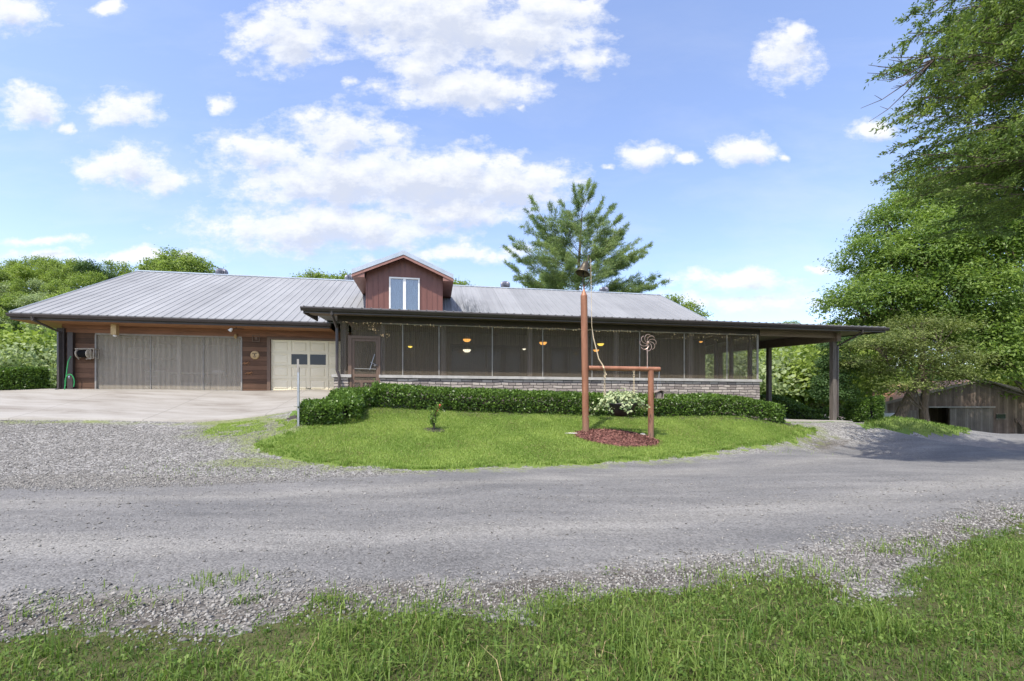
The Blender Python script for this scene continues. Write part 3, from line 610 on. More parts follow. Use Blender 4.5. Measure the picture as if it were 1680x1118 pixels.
# garage door
b = MB(); b.box(g0-.13,-.03,ZF-.05, g0-.003,.03,gz1+.12); b.box(g0-.003,-.03,gz1+.003, g1+.1,.03,gz1+.12); b.box(g1+.003,-.03,ZF-.05,g1+.1,.03,gz1); part(b, 'door_casing', M['doorframe'])
b = MB(); cw = (g1-g0)/4; rh = (gz1-ZF)/4
b.box(g0,.08,ZF, g1,.12,gz1)
gd_holes = []
for r in range(4):
    for c in range(4):
        x0, x1, z0, z1 = g0+c*cw, g0+(c+1)*cw, ZF+r*rh, ZF+(r+1)*rh
        win = r == 2 and c in (1, 2); m0 = .05
        b.box(x0,.06,z0+.006,x0+m0,.079,z1-.006); b.box(x1-m0,.06,z0+.006,x1,.079,z1-.006); b.box(x0+m0,.06,z0+.006,x1-m0,.079,z0+m0); b.box(x0+m0,.06,z1-m0,x1-m0,.079,z1-.006)
        if win: gd_holes.append((x0+.05,x1-.05,z0+.05,z1-.05))
        else: b.hexa([(x0+.1,.079,z0+.1),(x1-.1,.079,z0+.1),(x1-.1,.079,z1-.1),(x0+.1,.079,z1-.1)], [(x0+.13,.064,z0+.13),(x1-.13,.064,z0+.13),(x1-.13,.064,z1-.13),(x0+.13,.064,z1-.13)])
gdoor = part(b, 'garage_door', M['cream'])
for x0,x1,z0,z1 in gd_holes:
    b = MB(); b.box(x0,.066,z0,x1,.0785,z1); part(b, 'window', M['glass'], gdoor)
b = MB(); b.box(g0+1.35,.045,ZF+.12,g0+1.55,.059,ZF+.15); part(b, 'handle', M['brown'], gdoor)
# ---- porch
DP = -3.6; PS0, PS1 = S(548,DP), S(1246.5,DP); ZS = 2.47; ZT = 4.3
do0, do1 = S(577,DP), S(621,DP); dz1 = at_d(600,556,DP)[2]; zpf = dz1-2.05
b = MB(); b.box(do1+.06,DP,.5, PS1,DP+.28,ZS-.1); b.box(PS1-.28,DP+.28,.5, PS1,-.02,ZS-.1); b.box(PS0,DP,.8, PS0+.52,DP+.42,ZS-.1); part(b, 'stone_knee_wall', M['stone'])
b = MB(); b.box(do1+.02,DP-.06,ZS-.1, PS1+.06,DP+.32,ZS); b.box(PS1-.32,DP+.32,ZS-.1,PS1+.06,-.05,ZS); b.box(PS0-.07,DP-.07,ZS-.1, PS0+.58,DP+.46,ZS); part(b, 'stone_sill', M['sill'])
b = MB(); b.box(PS0+.1,DP+.02,ZT, PS1,DP+.14,4.58); b.box(PS1-.14,DP+.14,ZT,PS1,-.05,4.6); part(b, 'porch_header', M['brown'])
b = MB(); b.box(PS0+.1,DP+.05,zpf-.2,PS1-.1,-.02,zpf); part(b, 'porch_floor', M['porchfloor'])
b = MB(); b.box(PS0+.1,DP+.2,4.6, 27.0,-.02,4.63); b.box(9.8,-4.2,4.52, 32.3,DP+.2,4.55); b.hexa([(27.0,DP+.2,4.52),(32.3,DP+.2,4.52),(32.3,8,5.12),(27.0,8,5.12)], [(27.0,DP+.2,4.55),(32.3,DP+.2,4.55),(32.3,8,5.15),(27.0,8,5.15)])
part(b, 'porch_ceiling', M['underlay'])
# screens between pale battens
b = MB(); b.box(do1+.1,DP+.07,ZS, PS1-.06,DP+.073,ZT); b.box(do0-.02,DP+.07,dz1+.08,do1+.1,DP+.073,ZT); b.box(PS0+.2,DP+.07,ZS,do0-.1,DP+.073,ZT); 
b.box(PS0+.12,DP+.1,ZS,PS0+.123,-.1,ZT)
ps = part(b, 'porch_screen', M['screen'])
b = MB(); b.box(PS1-.07,DP+.12,ZS,PS1-.067,-.1,ZT); part(b, 'side_screen', M['sidescreen'])
b = MB()
for x in (660.6,720.3,808,891,972,1050.5,1123.8,1194): q = S(x,DP); b.box(q-.016,DP+.045,ZS, q+.016,DP+.068,ZT)
b.box(do1+.1,DP+.045,ZT-.03,PS1-.1,DP+.068,ZT); b.box(PS1-.1,DP+.04,ZS,PS1-.02,DP+.068,ZT)
part(b, 'screen_batten', M['batten'], ps)
posts = [S(727,DP+.2), S(869,DP+.2), S(1010,DP+.2), S(1131,DP+.2)]
for q in posts:
    b = MB(); b.box(q-.085,DP+.1,ZS, q+.085,DP+.26,ZT+.2); part(b, 'porch_post', M['greypost'])
b = MB(); b.box(PS0+.2,DP+.08,ZS,PS0+.38,DP+.26,ZT+.2); b.box(do1+.06,DP+.1,zpf,do1+.2,DP+.24,ZT); part(b, 'porch_post', M['greypost'])
for q in (-3.2, -2.0, -.9):
    b = MB(); b.box(PS1-.2,q-.07,ZS,PS1-.08,q+.07,ZT+.2); part(b, 'porch_post', M['brown'])
# screen door
dr = empty('screen_door', (0,0,0)); dr.parent = house
b = MB(); fw = .09
b.box(do0,DP+.03,zpf, do0+fw,DP+.07,dz1); b.box(do1-fw,DP+.03,zpf, do1,DP+.07,dz1); b.box(do0+fw,DP+.03,dz1-fw,do1-fw,DP+.07,dz1); b.box(do0+fw,DP+.03,zpf,do1-fw,DP+.07,zpf+.12)
b.box(do0+fw,DP+.03,zpf+.72,do1-fw,DP+.07,zpf+.82); b.box(do0+fw,DP+.03,zpf+.52,do1-fw,DP+.07,zpf+.6); mid = do0+.36*(do1-do0); b.box(mid-.04,DP+.03,zpf+.12,mid+.04,DP+.07,zpf+.52)
part(b, 'frame', M['doorframe'], dr)
b = MB(); b.box(do0+fw,DP+.048,zpf+.12,do1-fw,DP+.05,dz1-fw); part(b, 'mesh', M['screen'], dr)
b = MB(); b.box(do0-.12,DP+.0,.9,do0-.003,DP+.1,dz1+.1); b.box(do1+.003,DP+.0,.9,do1+.058,DP+.1,dz1+.1); b.box(do0-.003,DP,dz1+.003,do1+.003,DP+.1,dz1+.1); part(b, 'door_casing', M['doorframe'])
zc = zpf+1.12; b = MB(); b.tube([(do0+.6,DP+.02,zc-.16),(do1-.13,DP+.02,zc+.4)], .012, 6); b.tube([(do0+.62,DP+.02,zc+.12),(do0+.95,DP+.02,zc-.04)], .01, 6); b.lathe([(.0,-.05),(.05,0),(0,.05)], (do0+.78,DP+.01,zc), 8); b.tube([(do0+fw,DP+.02,zpf+1.0),(do1-fw,DP+.02,zpf+.99)], .012, 6)
part(b, 'pull_bar', M['galv'], dr)
# porch and carport roof (one low sheet on the front)
b = MB(); dF, dB = -4.25, -.62; zP = lambda d: 4.66+.058*(d+4.25)
slope(9.75, 28.2, dF, dB, zP(dF), zP(dB)); slope(28.2, 32.45, dF, 8.2, zP(dF), zP(8.2))
s = 9.78
while s < 32.45: rib(s, dF-.03, dB if s < 28.2 else 8.2, zP(dF)-.005, zP(dB if s < 28.2 else 8.2)); s += .305
proof = part(b, 'porch_roof', M['roofmetal'])
gutter(9.7, 32.455, dF-.01, zP(dF)-.035)
b = MB(); b.box(9.8,dF+.003,4.44, 32.42,dF+.03,zP(dF)-.055); b.hexa([(9.75,dF+.03,4.42),(9.79,dF+.03,4.42),(9.79,-2.4,4.5),(9.75,-2.4,4.5)], [(9.75,dF+.03,4.6),(9.79,dF+.03,4.6),(9.79,-2.4,4.7),(9.75,-2.4,4.7)])
b.hexa([(32.42,dF+.03,4.44),(32.45,dF+.03,4.44),(32.45,8.2,5.16),(32.42,8.2,5.16)], [(32.42,dF+.03,4.6),(32.45,dF+.03,4.6),(32.45,8.2,5.3),(32.42,8.2,5.3)]); part(b, 'porch_fascia', M['gutterpaint'])
# carport posts, beam
CS = 30.75
zb = lambda d: 4.14+.058*(d+3.2)
b = MB(); b.hexa([(CS-.09,-3.7,zb(-3.7)),(CS+.09,-3.7,zb(-3.7)),(CS+.09,8,zb(8)),(CS-.09,8,zb(8))], [(CS-.09,-3.7,zb(-3.7)+.36),(CS+.09,-3.7,zb(-3.7)+.36),(CS+.09,8,zb(8)+.36),(CS-.09,8,zb(8)+.36)])
b.box(PS1+.02,DP+.02,4.26,CS-.1,DP+.12,4.5); part(b, 'carport_beam', M['underlay'])
for d in (-3.4, .35, 4.3):
    b = MB(); b.box(CS-.09,d-.09,.5,CS+.09,d+.09,zb(d)); part(b, 'carport_post', M['darkpost'])
# downspouts
def spout(pts, name='downspout'):
    b = MB(); b.tube(pts, .05, 6); b2 = [Vector(p) for p in pts]; return part(b, name, M['gutterpaint'])
spout([(-.3,DE-.08,4.62),(-.3,DE-.08,4.5),(-.02,-.2,4.2),(-.02,-.2,2.05),(-.02,-.32,1.98)])
q = S(545,dF); spout([(q,dF-.06,4.52),(q,dF-.06,4.42),(PS0+.12,DP-.12,4.05),(PS0+.12,DP-.12,2.6),(PS0+.2,DP-.14,2.4),(PS0+.2,DP-.14,1.5)])
q = at_d(1413,555,dF)[0]; spout([(q,dF-.06,4.5),(q,dF-.06,4.4),(CS+.2,-3.42,3.95),(CS+.2,-3.42,.95),(CS+.3,-3.6,.88)])
# ---- dormer
DD = .8; dl, drr, dm = S(600,DD), S(726.5,DD), S(663,DD); zw, za = 7.3, 8.02; pit = (za-zw)/(dm-dl)
dorm = empty('dormer', (0,0,0)); dorm.parent = house
b = MB(); wx0, wx1 = S(638.5,DD), S(688.5,DD); wt = at_d(663,456,DD)[2]; wb = 5.62
zt = lambda s: za-pit*abs(s-dm)
def wallp(s0, s1, z0):
    pts = [(s0,z0),(s1,z0),(s1,zt(s1))]+([(dm,za)] if s0 < dm < s1 else [])+[(s0,zt(s0))]; b.prism(pts, 1, DD, DD+.12)
wallp(dl, wx0, 5.4); wallp(wx1, drr, 5.4); wallp(wx0, wx1, wt); b.box(wx0,DD,5.3,wx1,DD+.12,wb)
for q in (dl, drr-.12): b.prism([(DD+.12,5.5),(DD+.12,zw),(4.3,zw),(4.3,7.3)], 0, q, q+.12)
s = dl+.06
while s < drr:
    z0 = wt+.06 if wx0-.04 < s < wx1+.04 else 5.45
    b.box(s-.012,DD-.022,z0,s+.012,DD-.001,zt(s)-.02); s += .235
part(b, 'wall', M['red_metal'], dorm)
b = MB(); ov, fo, RO = .5, .42, .16
def droof(sg):
    se = dm+sg*((drr-dl)/2+ov); ze = za-pit*abs(se-dm)
    d_r = DE+(za+RO-ZE)/PITCH; d_e = DE+(ze+RO-ZE)/PITCH
    f0, f1 = (dm,DD-fo,za+RO), (se,DD-fo,ze+RO); r1, r0 = (se,d_e,ze+RO), (dm,d_r,za+RO)
    dn = lambda p: (p[0],p[1],p[2]-.05)
    q = [f0,f1,r1,r0] if sg > 0 else [f1,f0,r0,r1]
    b.hexa([dn(p) for p in q], q); return se, ze
e1 = droof(1); e0 = droof(-1)
dro = part(b, 'roof', M['roofmetal'], dorm)
b = MB()
for sg, (se, ze) in ((1,e1),(-1,e0)):
    q = [(dm,DD-fo-.02,za+.03),(dm,DD-fo-.003,za+.03),(se,DD-fo-.003,ze+.03),(se,DD-fo-.02,ze+.03)]; q2 = [(p[0],p[1],p[2]+.19) for p in q]
    b.hexa(q, q2)
b.box(dm-.1,DD-fo-.01,za+RO+.01,dm+.1,4.8,za+RO+.04); part(b, 'roof_edge_trim', M['cap'], dro)
b = MB()
for sg, (se, ze) in ((1,e1),(-1,e0)):
    q = [(dm,DD-fo+.0,za-.1),(dm,DD-fo+.03,za-.1),(se,DD-fo+.03,ze-.1),(se,DD-fo+.0,ze-.1)]; b.hexa(q, [(p[0],p[1],p[2]+.125) for p in q])
    s0, s1 = (drr,se) if sg > 0 else (se,dl)
    zz = ze-.08; b.hexa([(s0,DD-fo+.032,zz),(s1,DD-fo+.032,zz),(s1,4.1,zz),(s0,4.1,zz)], [(s0,DD-fo+.032,zz+.03),(s1,DD-fo+.032,zz+.03),(s1,4.1,zz+.03),(s0,4.1,zz+.03)])
    z2 = zt(drr if sg > 0 else dl); a0 = drr if sg > 0 else dl
    b.prism([(a0,zz+.03),(se,zz+.03),(se,ze+.03),(a0,z2+.03)], 1, DD-fo+.032, DD-fo+.06)
part(b, 'soffit', M['red_trim'], dorm)
w = MB(); fr = .065; mx = (wx0+wx1)/2
w.box(wx0,DD-.05,wb,wx0+fr,DD+.05,wt); w.box(wx1-fr,DD-.05,wb,wx1,DD+.05,wt); w.box(wx0+fr,DD-.05,wt-fr,wx1-fr,DD+.05,wt); w.box(wx0+fr,DD-.05,wb,wx1-fr,DD+.05,wb+.06); w.box(mx-.06,DD-.05,wb+.06,mx+.06,DD+.05,wt-fr)
win = part(w, 'window', M['white'], dorm)
for a0, a1 in ((wx0+fr,mx-.06),(mx+.06,wx1-fr)):
    w = MB(); w.box(a0,DD+.005,wb+.06,a1,DD+.011,wt-fr); part(w, 'pane', M['pane'], win)
w = MB()
for a0, a1 in ((wx0+fr,mx-.06),(mx+.06,wx1-fr)):
    n = 14
    for k in range(n):
        p0, p1 = a0+(a1-a0)*k/n, a0+(a1-a0)*(k+1)/n; h = .03*(k % 2)
        w.add([(p0,DD+.1+h,wb),(p1,DD+.13-h,wb),(p1,DD+.13-h,wt),(p0,DD+.1+h,wt)], [(0,1,2,3)])
part(w, 'curtain', M['curtain'], win)

# ---- things fixed on or standing by the front, each liftable on its own
def hp(s, d, z): return W3(s, d, z)
HR = lambda name, s, d, z, lab, cat, grp=None: empty(name, hp(s,d,z), A, lab, cat, grp)
# hose reel
r0, _, rz = at_d(140,581,-.2); hr = HR('hose_reel', r0, -.02, rz, 'beige wall-mounted hose reel on dark siding left of the screens', 'hose reel')
b = MB(); b.tube([(-.42,-.05,-.18),(-.34,-.3,.22),(.42,-.3,.24),(.42,-.05,.24)], .022, 6); b.tube([(.28,-.3,-.25),(.28,-.3,.24)], .02, 6); b.tube([(.42,-.3,.24),(.42,-.3,-.2),(.1,-.3,-.24)], .02, 6); b.tube([(-.42,-.05,-.18),(-.2,-.3,-.25)], .02, 6); b.tube([(.28,-.3,-.1),(.42,-.05,-.2)], .018, 6); b.tube([(-.42,-.02,-.18),(-.42,-.02,.22),(.42,-.02,.24),(.42,-.02,-.2)], .02, 6)
b.build('frame', M['reelframe'], hr)
rx = Matrix.Rotation(math.radians(90), 3, 'Y')
b = MB(); b.lathe([(.0,.16),(.2,.16),(.2,.19),(0,.19)], (0,-.22,0), 20, 0, rx); b.lathe([(0,-.28),(.2,-.28),(.2,-.25),(0,-.25)], (0,-.22,0), 20, 0, rx)
for k in range(6): a = k*math.pi/3; b.tube([(.2,-.22,0),(.2,-.22+.19*math.cos(a),.19*math.sin(a))], .018, 5)
b.tube([(-.28,-.22,0),(.2,-.22,0)], .1, 14)
b.build('drum', M['beige'], hr)
b = MB()
for k in range(8): b.lathe([(.1,-.24+k*.05),(.165,-.215+k*.05),(.1,-.19+k*.05)], (0,-.22,0), 18, 0, rx)
b.build('wound_hose', M['rubber'], hr)
hg = HR('garden_hose', .42, -.3, 2.0, 'green garden hose hanging from the reel down to the concrete', 'hose')
dz = rz-2.0; b = MB(); b.tube([(.0,.05,dz-.1),(-.04,-.02,dz-.3),(-.07,-.03,.8),(-.12,-.03,.3),(-.14,-.05,.0)], .018, 6)
lp = [(.02+.19*math.cos(a)*.8, -.04, .28+.3*math.sin(a)) for a in np.linspace(-.6, 3.6, 16)]; b.tube(lp, .018, 6); b.build('hose', M['hosegreen'], hg)
b = MB(); b.lathe([(.02,-.05),(.035,0),(.02,.06)], (.0,-.03,.47), 8); b.build('nozzle', M['galv'], hg)
hr.scale = (.8,.9,.85)
# wall lantern, spot lights, plaques
q = at_d(188.5,543,-.45); wl = HR('hanging_lantern', q[0], -.45, 4.5, 'small amber box lantern under the eave at left of garage screens', 'lantern')
zl = at_d(188.5,552,-.45)[2]-4.5; b = MB(); b.box(-.09,-.09,zl+.05,.09,.09,-.003); b.build('box', M['gold'], wl); b = MB(); b.lathe([(.0,zl-.03),(.06,zl),(.06,zl+.045)], (0,0,0), 10); b.build('shade', M['white'], wl)
q = at_d(381,540,-.6); fl = HR('floodlight', q[0], -.6, 4.5, 'white spotlight on an arm under the eave beside garage door', 'floodlight')
b = MB(); b.tube([(0.14,0,-.003),(.14,0,-.06),(.02,-.05,-.1)], .02, 6); b.tube([(.14,0,-.05),(.4,.05,-.06)], .012, 6); b.build('arm', M['brown'], fl)
b = MB(); b.lathe([(.02,0.1),(.05,.06),(.07,-.03),(.065,-.05),(0,-.045)], (-.03,-.09,-.14), 14, 0, Matrix.Rotation(.7,3,'Y')); b.build('lamp_head', M['white'], fl)
q = at_d(387,552,-.06); g2 = HR('wall_lamp', q[0], 0, q[2], 'tiny gold lamp on the header above the screen right end', 'lamp'); b = MB(); b.lathe([(.03,-.1),(.07,-.02),(.05,.06),(.015,.1)], (0,-.09,0), 10); b.box(-.03,-.05,.05,.03,-.032,.1); b.build('shade', M['gold'], g2)
q = at_d(418.5,583,0); sp = HR('sun_plaque', q[0], 0, q[2], 'round tan face plaque on the siding between screens and garage door', 'plaque')
b = MB(); ry = Matrix.Rotation(math.radians(90),3,'X'); b.lathe([(0,.05),(.1,.055),(.15,.045),(.17,.03),(.175,.0),(.175,-.0)], (0,0,0), 26, 0, ry); b.build('disc', M['gold'], sp)
b = MB(); b.tube([(-.09,-.062,.05),(-.05,-.064,.07),(0,-.064,.045),(.05,-.064,.07),(.09,-.062,.05)], .011, 5); b.tube([(-.06,-.062,-.07),(0,-.066,-.09),(.06,-.062,-.07)], .01, 5); b.tube([(0,-.06,.04),(0,-.07,-.03)], .014, 5); b.build('face', M['brown'], sp)
q = at_d(420.5,555.5,0); sq = HR('framed_ornament', q[0], 0, q[2], 'small square wooden frame high on siding above the round plaque', 'frame')
b = MB(); e = .14
for a0,c0,a1,c1 in ((-e,-e,-e+.03,e),(e-.03,-e,e,e),(-e+.03,e-.03,e-.03,e),(-e+.03,-e,e-.03,-e+.03)): b.box(a0,-.04,c0,a1,-.003,c1)
b.box(-.05,-.03,-.05,.05,-.003,.06); b.build('frame', M['doorframe'], sq)
for x, y, lab in ((404,597,'little dark lizard-shaped ornament on siding below the round plaque'),(409,613,'lower dark lizard-shaped ornament on siding near the screen edge')):
    q = at_d(x,y,0); o = HR('wall_ornament', q[0], 0, q[2], lab, 'ornament')
    b = MB(); b.tube([(-.16,-.015,-.04),(-.08,-.025,.03),(.0,-.03,.01),(.09,-.025,.05),(.14,-.015,.02)], [.006,.016,.028,.02,.012], 6)
    for a in (-.06,.06): b.tube([(a,-.02,0),(a+.03,-.02,-.07)], .009, 5); b.tube([(a,-.02,.02),(a+.03,-.02,.09)], .009, 5)
    b.build('ornament', M['cedar'], o)
# things behind the screens
q = at_d(254,612,3); cb = HR('white_cabinet', q[0], 3, ZF-.02, 'small white drawer cabinet behind the garage screen', 'cabinet')
b = MB(); b.box(-.28,-.2,.3,.28,.2,1.0); b.box(-.3,-.22,1.0,.3,.22,1.03)
for x_ in (-.26,.2):
    for y_ in (-.18,.12): b.box(x_,y_,.0,x_+.06,y_+.06,.3)
b.build('case', M['white'], cb); b = MB()
for k in range(3): b.box(-.25,-.222,.33+k*.22,.25,-.2,.52+k*.22)
b.build('drawer', M['interiorlight'], cb)
q = at_d(322,618,2.2); wbn = HR('work_table', q[0], 2.2, ZF-.02, 'pale workbench table seen dimly through right garage screens', 'table')
b = MB(); b.box(-1.1,-.35,.82,1.2,.35,.88); b.build('tabletop', M['interiorlight'], wbn)
for x_, y_ in ((-1.05,-.3),(1.08,-.3),(-1.05,.24),(1.08,.24)): b = MB(); b.box(x_,y_,0,x_+.07,y_+.06,.82); b.build('leg', M['interiorlight'], wbn)
b = MB(); b.box(-.6,-.2,.1,.5,.2,.45); b.build('lower_box', M['interiorlight'], wbn)
q = at_d(357,604,1.9); bx = HR('paper_stack', q[0]-.05, 2.1, ZF-.02+.88, 'white papers lying on the workbench behind the screens', 'papers'); b = MB(); b.box(-.2,-.14,.003,.22,.14,.09); b.box(-.17,-.12,.09,.16,.12,.12); b.build('paper', M['white'], bx)
# lamps inside the porch
lamps = [(766,558,-1.9,'lampglow',.2,'amber flared ceiling lamp in porch, middle of second bay'),(766,575,-.6,'lampwhite',.22,'white glowing bowl lamp low behind the amber lamp in porch'),(891,563,-1.9,'lampglow',.2,'amber flared ceiling lamp in porch, right behind a batten left of tall pole'),
  (985.5,565,-1.7,'lampyellow',.18,'pale yellow ceiling lamp in porch just right of the tall rust pole'),(978,575,-.5,'lampglow',.17,'small orange lamp lower beside the tall rust pole'),(673,569,-.5,'lampyellow',.12,'tiny bright yellow lamp at far left of porch'),(1150,561,-.8,'lampglow',.1,'little orange bulb lamp on wall near porch right end'),
  (860,573,-.6,'lampwhite',.1,'faint small lamp behind third porch post')]
for x, y, d, mk, rr_, lab in lamps:
    q = at_d(x, y, d); o = HR('ceiling_lamp', q[0], d, q[2], lab, 'lamp', 'lit lamps hanging in the porch')
    b = MB(); b.lathe([(.0,-.08*rr_/.2),(rr_*.45,-.07*rr_/.2),(rr_*.75,-.01*rr_/.2),(rr_*.8,.02*rr_/.2)], (0,0,0), 18); b.build('glass_bowl', M[mk], o)
    b = MB(); b.lathe([(rr_*.8,.02*rr_/.2),(rr_*.86,.03*rr_/.2),(rr_*.55,.085*rr_/.2),(rr_*.2,.13*rr_/.2),(.01,.14*rr_/.2)], (0,0,0), 18); b.build('shade', M['gold'], o)
    b = MB(); b.tube([(0,0,rr_*.5),(0,0,4.6-q[2])], .012, 6); b.build('stem', M['brown'], o)
tb = HR('porch_table', 17.6, -1.8, zpf, 'long dim table behind porch screens', 'table')
b = MB(); b.box(-1.9,-.45,.7,1.9,.45,.76); b.build('tabletop', M['interiorlight'], tb)
for x_ in (-1.7,1.6):
    for y_ in (-.35,.28): b = MB(); b.box(x_,y_,0,x_+.08,y_+.08,.7); b.build('leg', M['interiorlight'], tb)
# string of icicle lights under the porch eave
li = HR('string_lights', PS0+.3, DP, 4.33, 'string of tiny icicle lights draped along the top of porch screens', 'string lights')
b = MB(); pts_ = []; s = 0.; rr = random.Random(4)
Ls = PS1-PS0-.5; wire = [(k*Ls/90,-.02,.005*math.sin(k*1.3)) for k in range(91)]; b.tube(wire, .004, 4)
while s < Ls:
    n = rr.choice([0,1,2,2,3]) if s < Ls*.7 else rr.choice([1,1,2,3])
    if 1.6 < s < 4.5 and rr.random() < .5: n = 0
    for k in range(n):
        z = -.03-(.08 if s < Ls*.7 else .3)*rr.random()**1.5; x_ = s+rr.uniform(-.02,.02); pts_.append((x_,-.03,z))
    s += .115
for k in range(26):                                              # bunched tail by the door
    x_ = 1.15+rr.random()*.75; z = -.1-abs(x_-1.0)*.5+rr.uniform(-.1,.08); pts_.append((x_-.3,-.03,z))
b.build('wire', M['brown'], li); pts_.sort(key=lambda p: -p[0]); q = MB(); q.lathe([(0,-.015),(.011,0),(0,.015)], (0,0,0), 5); bm_ = None
for p in pts_[:100]:
    if bm_ is None: bm_ = q.build('bulb', M['bulb'], li).data; bm_.users; o = bpy.data.objects['bulb']
    else: o = bpy.data.objects.new('bulb', bm_); col.objects.link(o); o.parent = li
    o.location = p
q = MB()
for p in pts_[100:]: q.lathe([(0,-.015),(.011,0),(0,.015)], p, 5)
tag(q.build('bulbs_farther_along', M['bulb'], li), kind='stuff')
#SPLIT3
# ------------------------------------------------------------------ bell post group on the mulch mound
bx_, by_, bz_ = at(963, 713, 13.3); bz_ = tz(bx_, by_)
PXM = F/by_                                                       # px per metre there
ytop = H+(HY-486)/F*by_-bz_
bp = empty('bell_post', (bx_, by_, bz_), math.radians(2), 'rust brown pipe bell post with a shorter post and crossbar', 'bell post')
b = MB(); b.tube([(-.03,0,-.3),(-.06,0,ytop*.5),(-.09,0,ytop)], .098, 24); b.lathe([(.098,ytop),(.02,ytop+.2),(.018,ytop+.32)], (-.09,0,0), 24); b.build('pole', M['pipe'], bp, smooth=False)
zc = (713-604)/PXM; LX = (1084-963)/PXM
b = MB(); b.tube([(.05,0,zc),(LX,0,zc-.03)], .068, 20); b.build('crossbar', M['pipe'], bp)
spx = (1069-963)/PXM; b = MB(); b.tube([(spx,0,-.3),(spx,0,zc*.8),(spx-.0,0,zc-.07)], .085, 20); b.build('short_post', M['pipe'], bp)
bl = empty('bell', (0,0,0)); bl.parent = bp; zb_ = (713-440)/PXM; Rb = Matrix.Rotation(math.radians(17),3,'Y') @ Matrix.Rotation(math.radians(-8),3,'X')
b = MB(); b.lathe([(.0,.18),(.05,.18),(.085,.15),(.11,.05),(.14,-.06),(.19,-.15),(.215,-.19),(.2,-.19),(.17,-.14),(.1,.05),(.0,.14)], (-.09,-.03,zb_), 28, 0, Rb); b.build('bell_body', M['bellmetal'], bl, smooth=True)
b = MB(); b.tube([(-.09,0,ytop+.26),(.0,0,ytop+.36),(.1,0,ytop+.5),(.09,0,zb_+.05),(-.0,0,zb_+.2)], .018, 8); b.tube([(-.09,0,ytop+.26),(-.1,0.12,ytop+.45),(-.05,.1,zb_+.1),(-.02,0,zb_+.2)], .018, 8); b.tube([(0,0,zb_+.1),(.05,0,zb_+.36)], .022, 8); b.lathe([(.0,-.05),(.07,0),(0,.05)], (.08,0,zb_), 8)
b.build('yoke', M['bellmetal'], bl); b = MB(); b.tube([(-.08,-.03,zb_+.05),(-.12,-.04,zb_-.19)], .012, 6); b.lathe([(0,-.04),(.035,0),(0,.04)], (-.12,-.04,zb_-.2), 8); b.build('clapper', M['iron'], bl)
rp = empty('bell_rope', (bx_+.14, by_-.12, bz_+zc), 0, 'pale twisted rope hanging from the bell down to the crossbar', 'rope')
e1_ = (991-963)/PXM-.14; b = MB(); b.tube([(-.04,.06,zb_-zc+.25),(-.02,0,1.2),(.03,0,.85),(.18,-.01,.25),(e1_-.06,-.02,.06)], [.006,.007,.014,.016,.016], 6); b.tube([(e1_-.06,-.02,.06),(e1_-.05,-.1,-.02),(e1_,.0,-.13),(e1_+.05,0,-.2),(e1_-.02,.0,-.24),(e1_+.02,-.02,-.3)], .015, 6); b.build('rope', M['rope'], rp)
# kettle planter
kx = (1019-963)/PXM; kz = (713-684)/PXM
kp = empty('hanging_kettle_planter', (bx_+kx, by_, bz_+kz), 0, 'black iron kettle planter of pale variegated ivy hung from crossbar', 'planter')
kr = .43; b = MB(); b.lathe([(.0,0),(.16,.015),(.28,.08),(.38,.19),(kr,.33),(kr+.03,.36),(kr+.03,.39),(kr-.02,.38),(.3,.34),(0,.33)], (0,0,0), 32); b.build('kettle', M['iron'], kp, smooth=True)
for q in (-(1019-992)/PXM, (1040-1019)/PXM):
    b = MB(); n = 16; zt_ = zc-kz-.07
    for k in range(n):
        z0 = .36+(zt_-.36)*k/n; z1 = .36+(zt_-.36)*(k+1.25)/n; w_ = .022
        if k % 2: b.tube([(q-w_,0,z0),(q-w_,0,z1),(q+w_,0,z1),(q+w_,0,z0),(q-w_,0,z0)], .006, 4)
        else: b.tube([(q,-w_,z0),(q,-w_,z1),(q,w_,z1),(q,w_,z0),(q,-w_,z0)], .006, 4)
    b.build('chain', M['rope'], kp)
n = 1500; C = R.normal(0,1,(n,3))*[.31,.17,.085]+[0,0,.55]; C[:,2] = np.maximum(C[:,2],.42+.05*R.random(n)); C[:,2] -= np.clip(np.abs(C[:,0])-.36,0,1)*.7
k = n//24; C[:k] = R.normal(0,1,(k,3))*[.07,.04,.08]+[.08,-.44,.31]; C[k:k+60] = R.normal(0,1,(60,3))*[.08,.06,.1]+[-.36,-.2,.38]
Nn = unit(C-[0,0,.2]+R.normal(0,.35,C.shape)+[0,-.2,.3]); Ax = unit(np.cross(Nn, R.normal(0,1,C.shape))); Ax[:,2] -= .3
link('ivy_foliage', leaves('ivy', C, Nn, Ax, R.uniform(.06,.12,n), R.uniform(.05,.1,n), R.uniform(0,1,n)), M['ivy'], kp)
# bird feeder on its wires
fx = (1081.5-963)/PXM; fz = (713-654)/PXM; bf = empty('bird_feeder', (bx_+fx, by_, bz_+fz), math.radians(12), 'little weathered wooden birdhouse feeder hung from crossbar end', 'bird feeder')
b = MB(); b.box(-.1,-.09,0,.1,.09,.02); b.box(-.1,-.09,.02,-.08,.09,.2); b.box(.08,-.09,.02,.1,.09,.2); b.prism([(-.08,.02),(.08,.02),(.08,.19),(0,.23),(-.08,.19)], 1, .05, .07); b.box(-.08,-.085,.02,.02,-.07,.16); b.build('box', M['greypost'], bf)
b = MB(); b.hexa([(-.15,-.12,.17),(0,-.12,.235),(0,.12,.235),(-.15,.12,.17)],[(-.15,-.12,.185),(0,-.12,.25),(0,.12,.25),(-.15,.12,.185)]); b.hexa([(0,-.12,.235),(.15,-.12,.17),(.15,.12,.17),(0,.12,.235)],[(0,-.12,.25),(.15,-.12,.185),(.15,.12,.185),(0,.12,.25)]); b.build('roof', M['greypost'], bf)
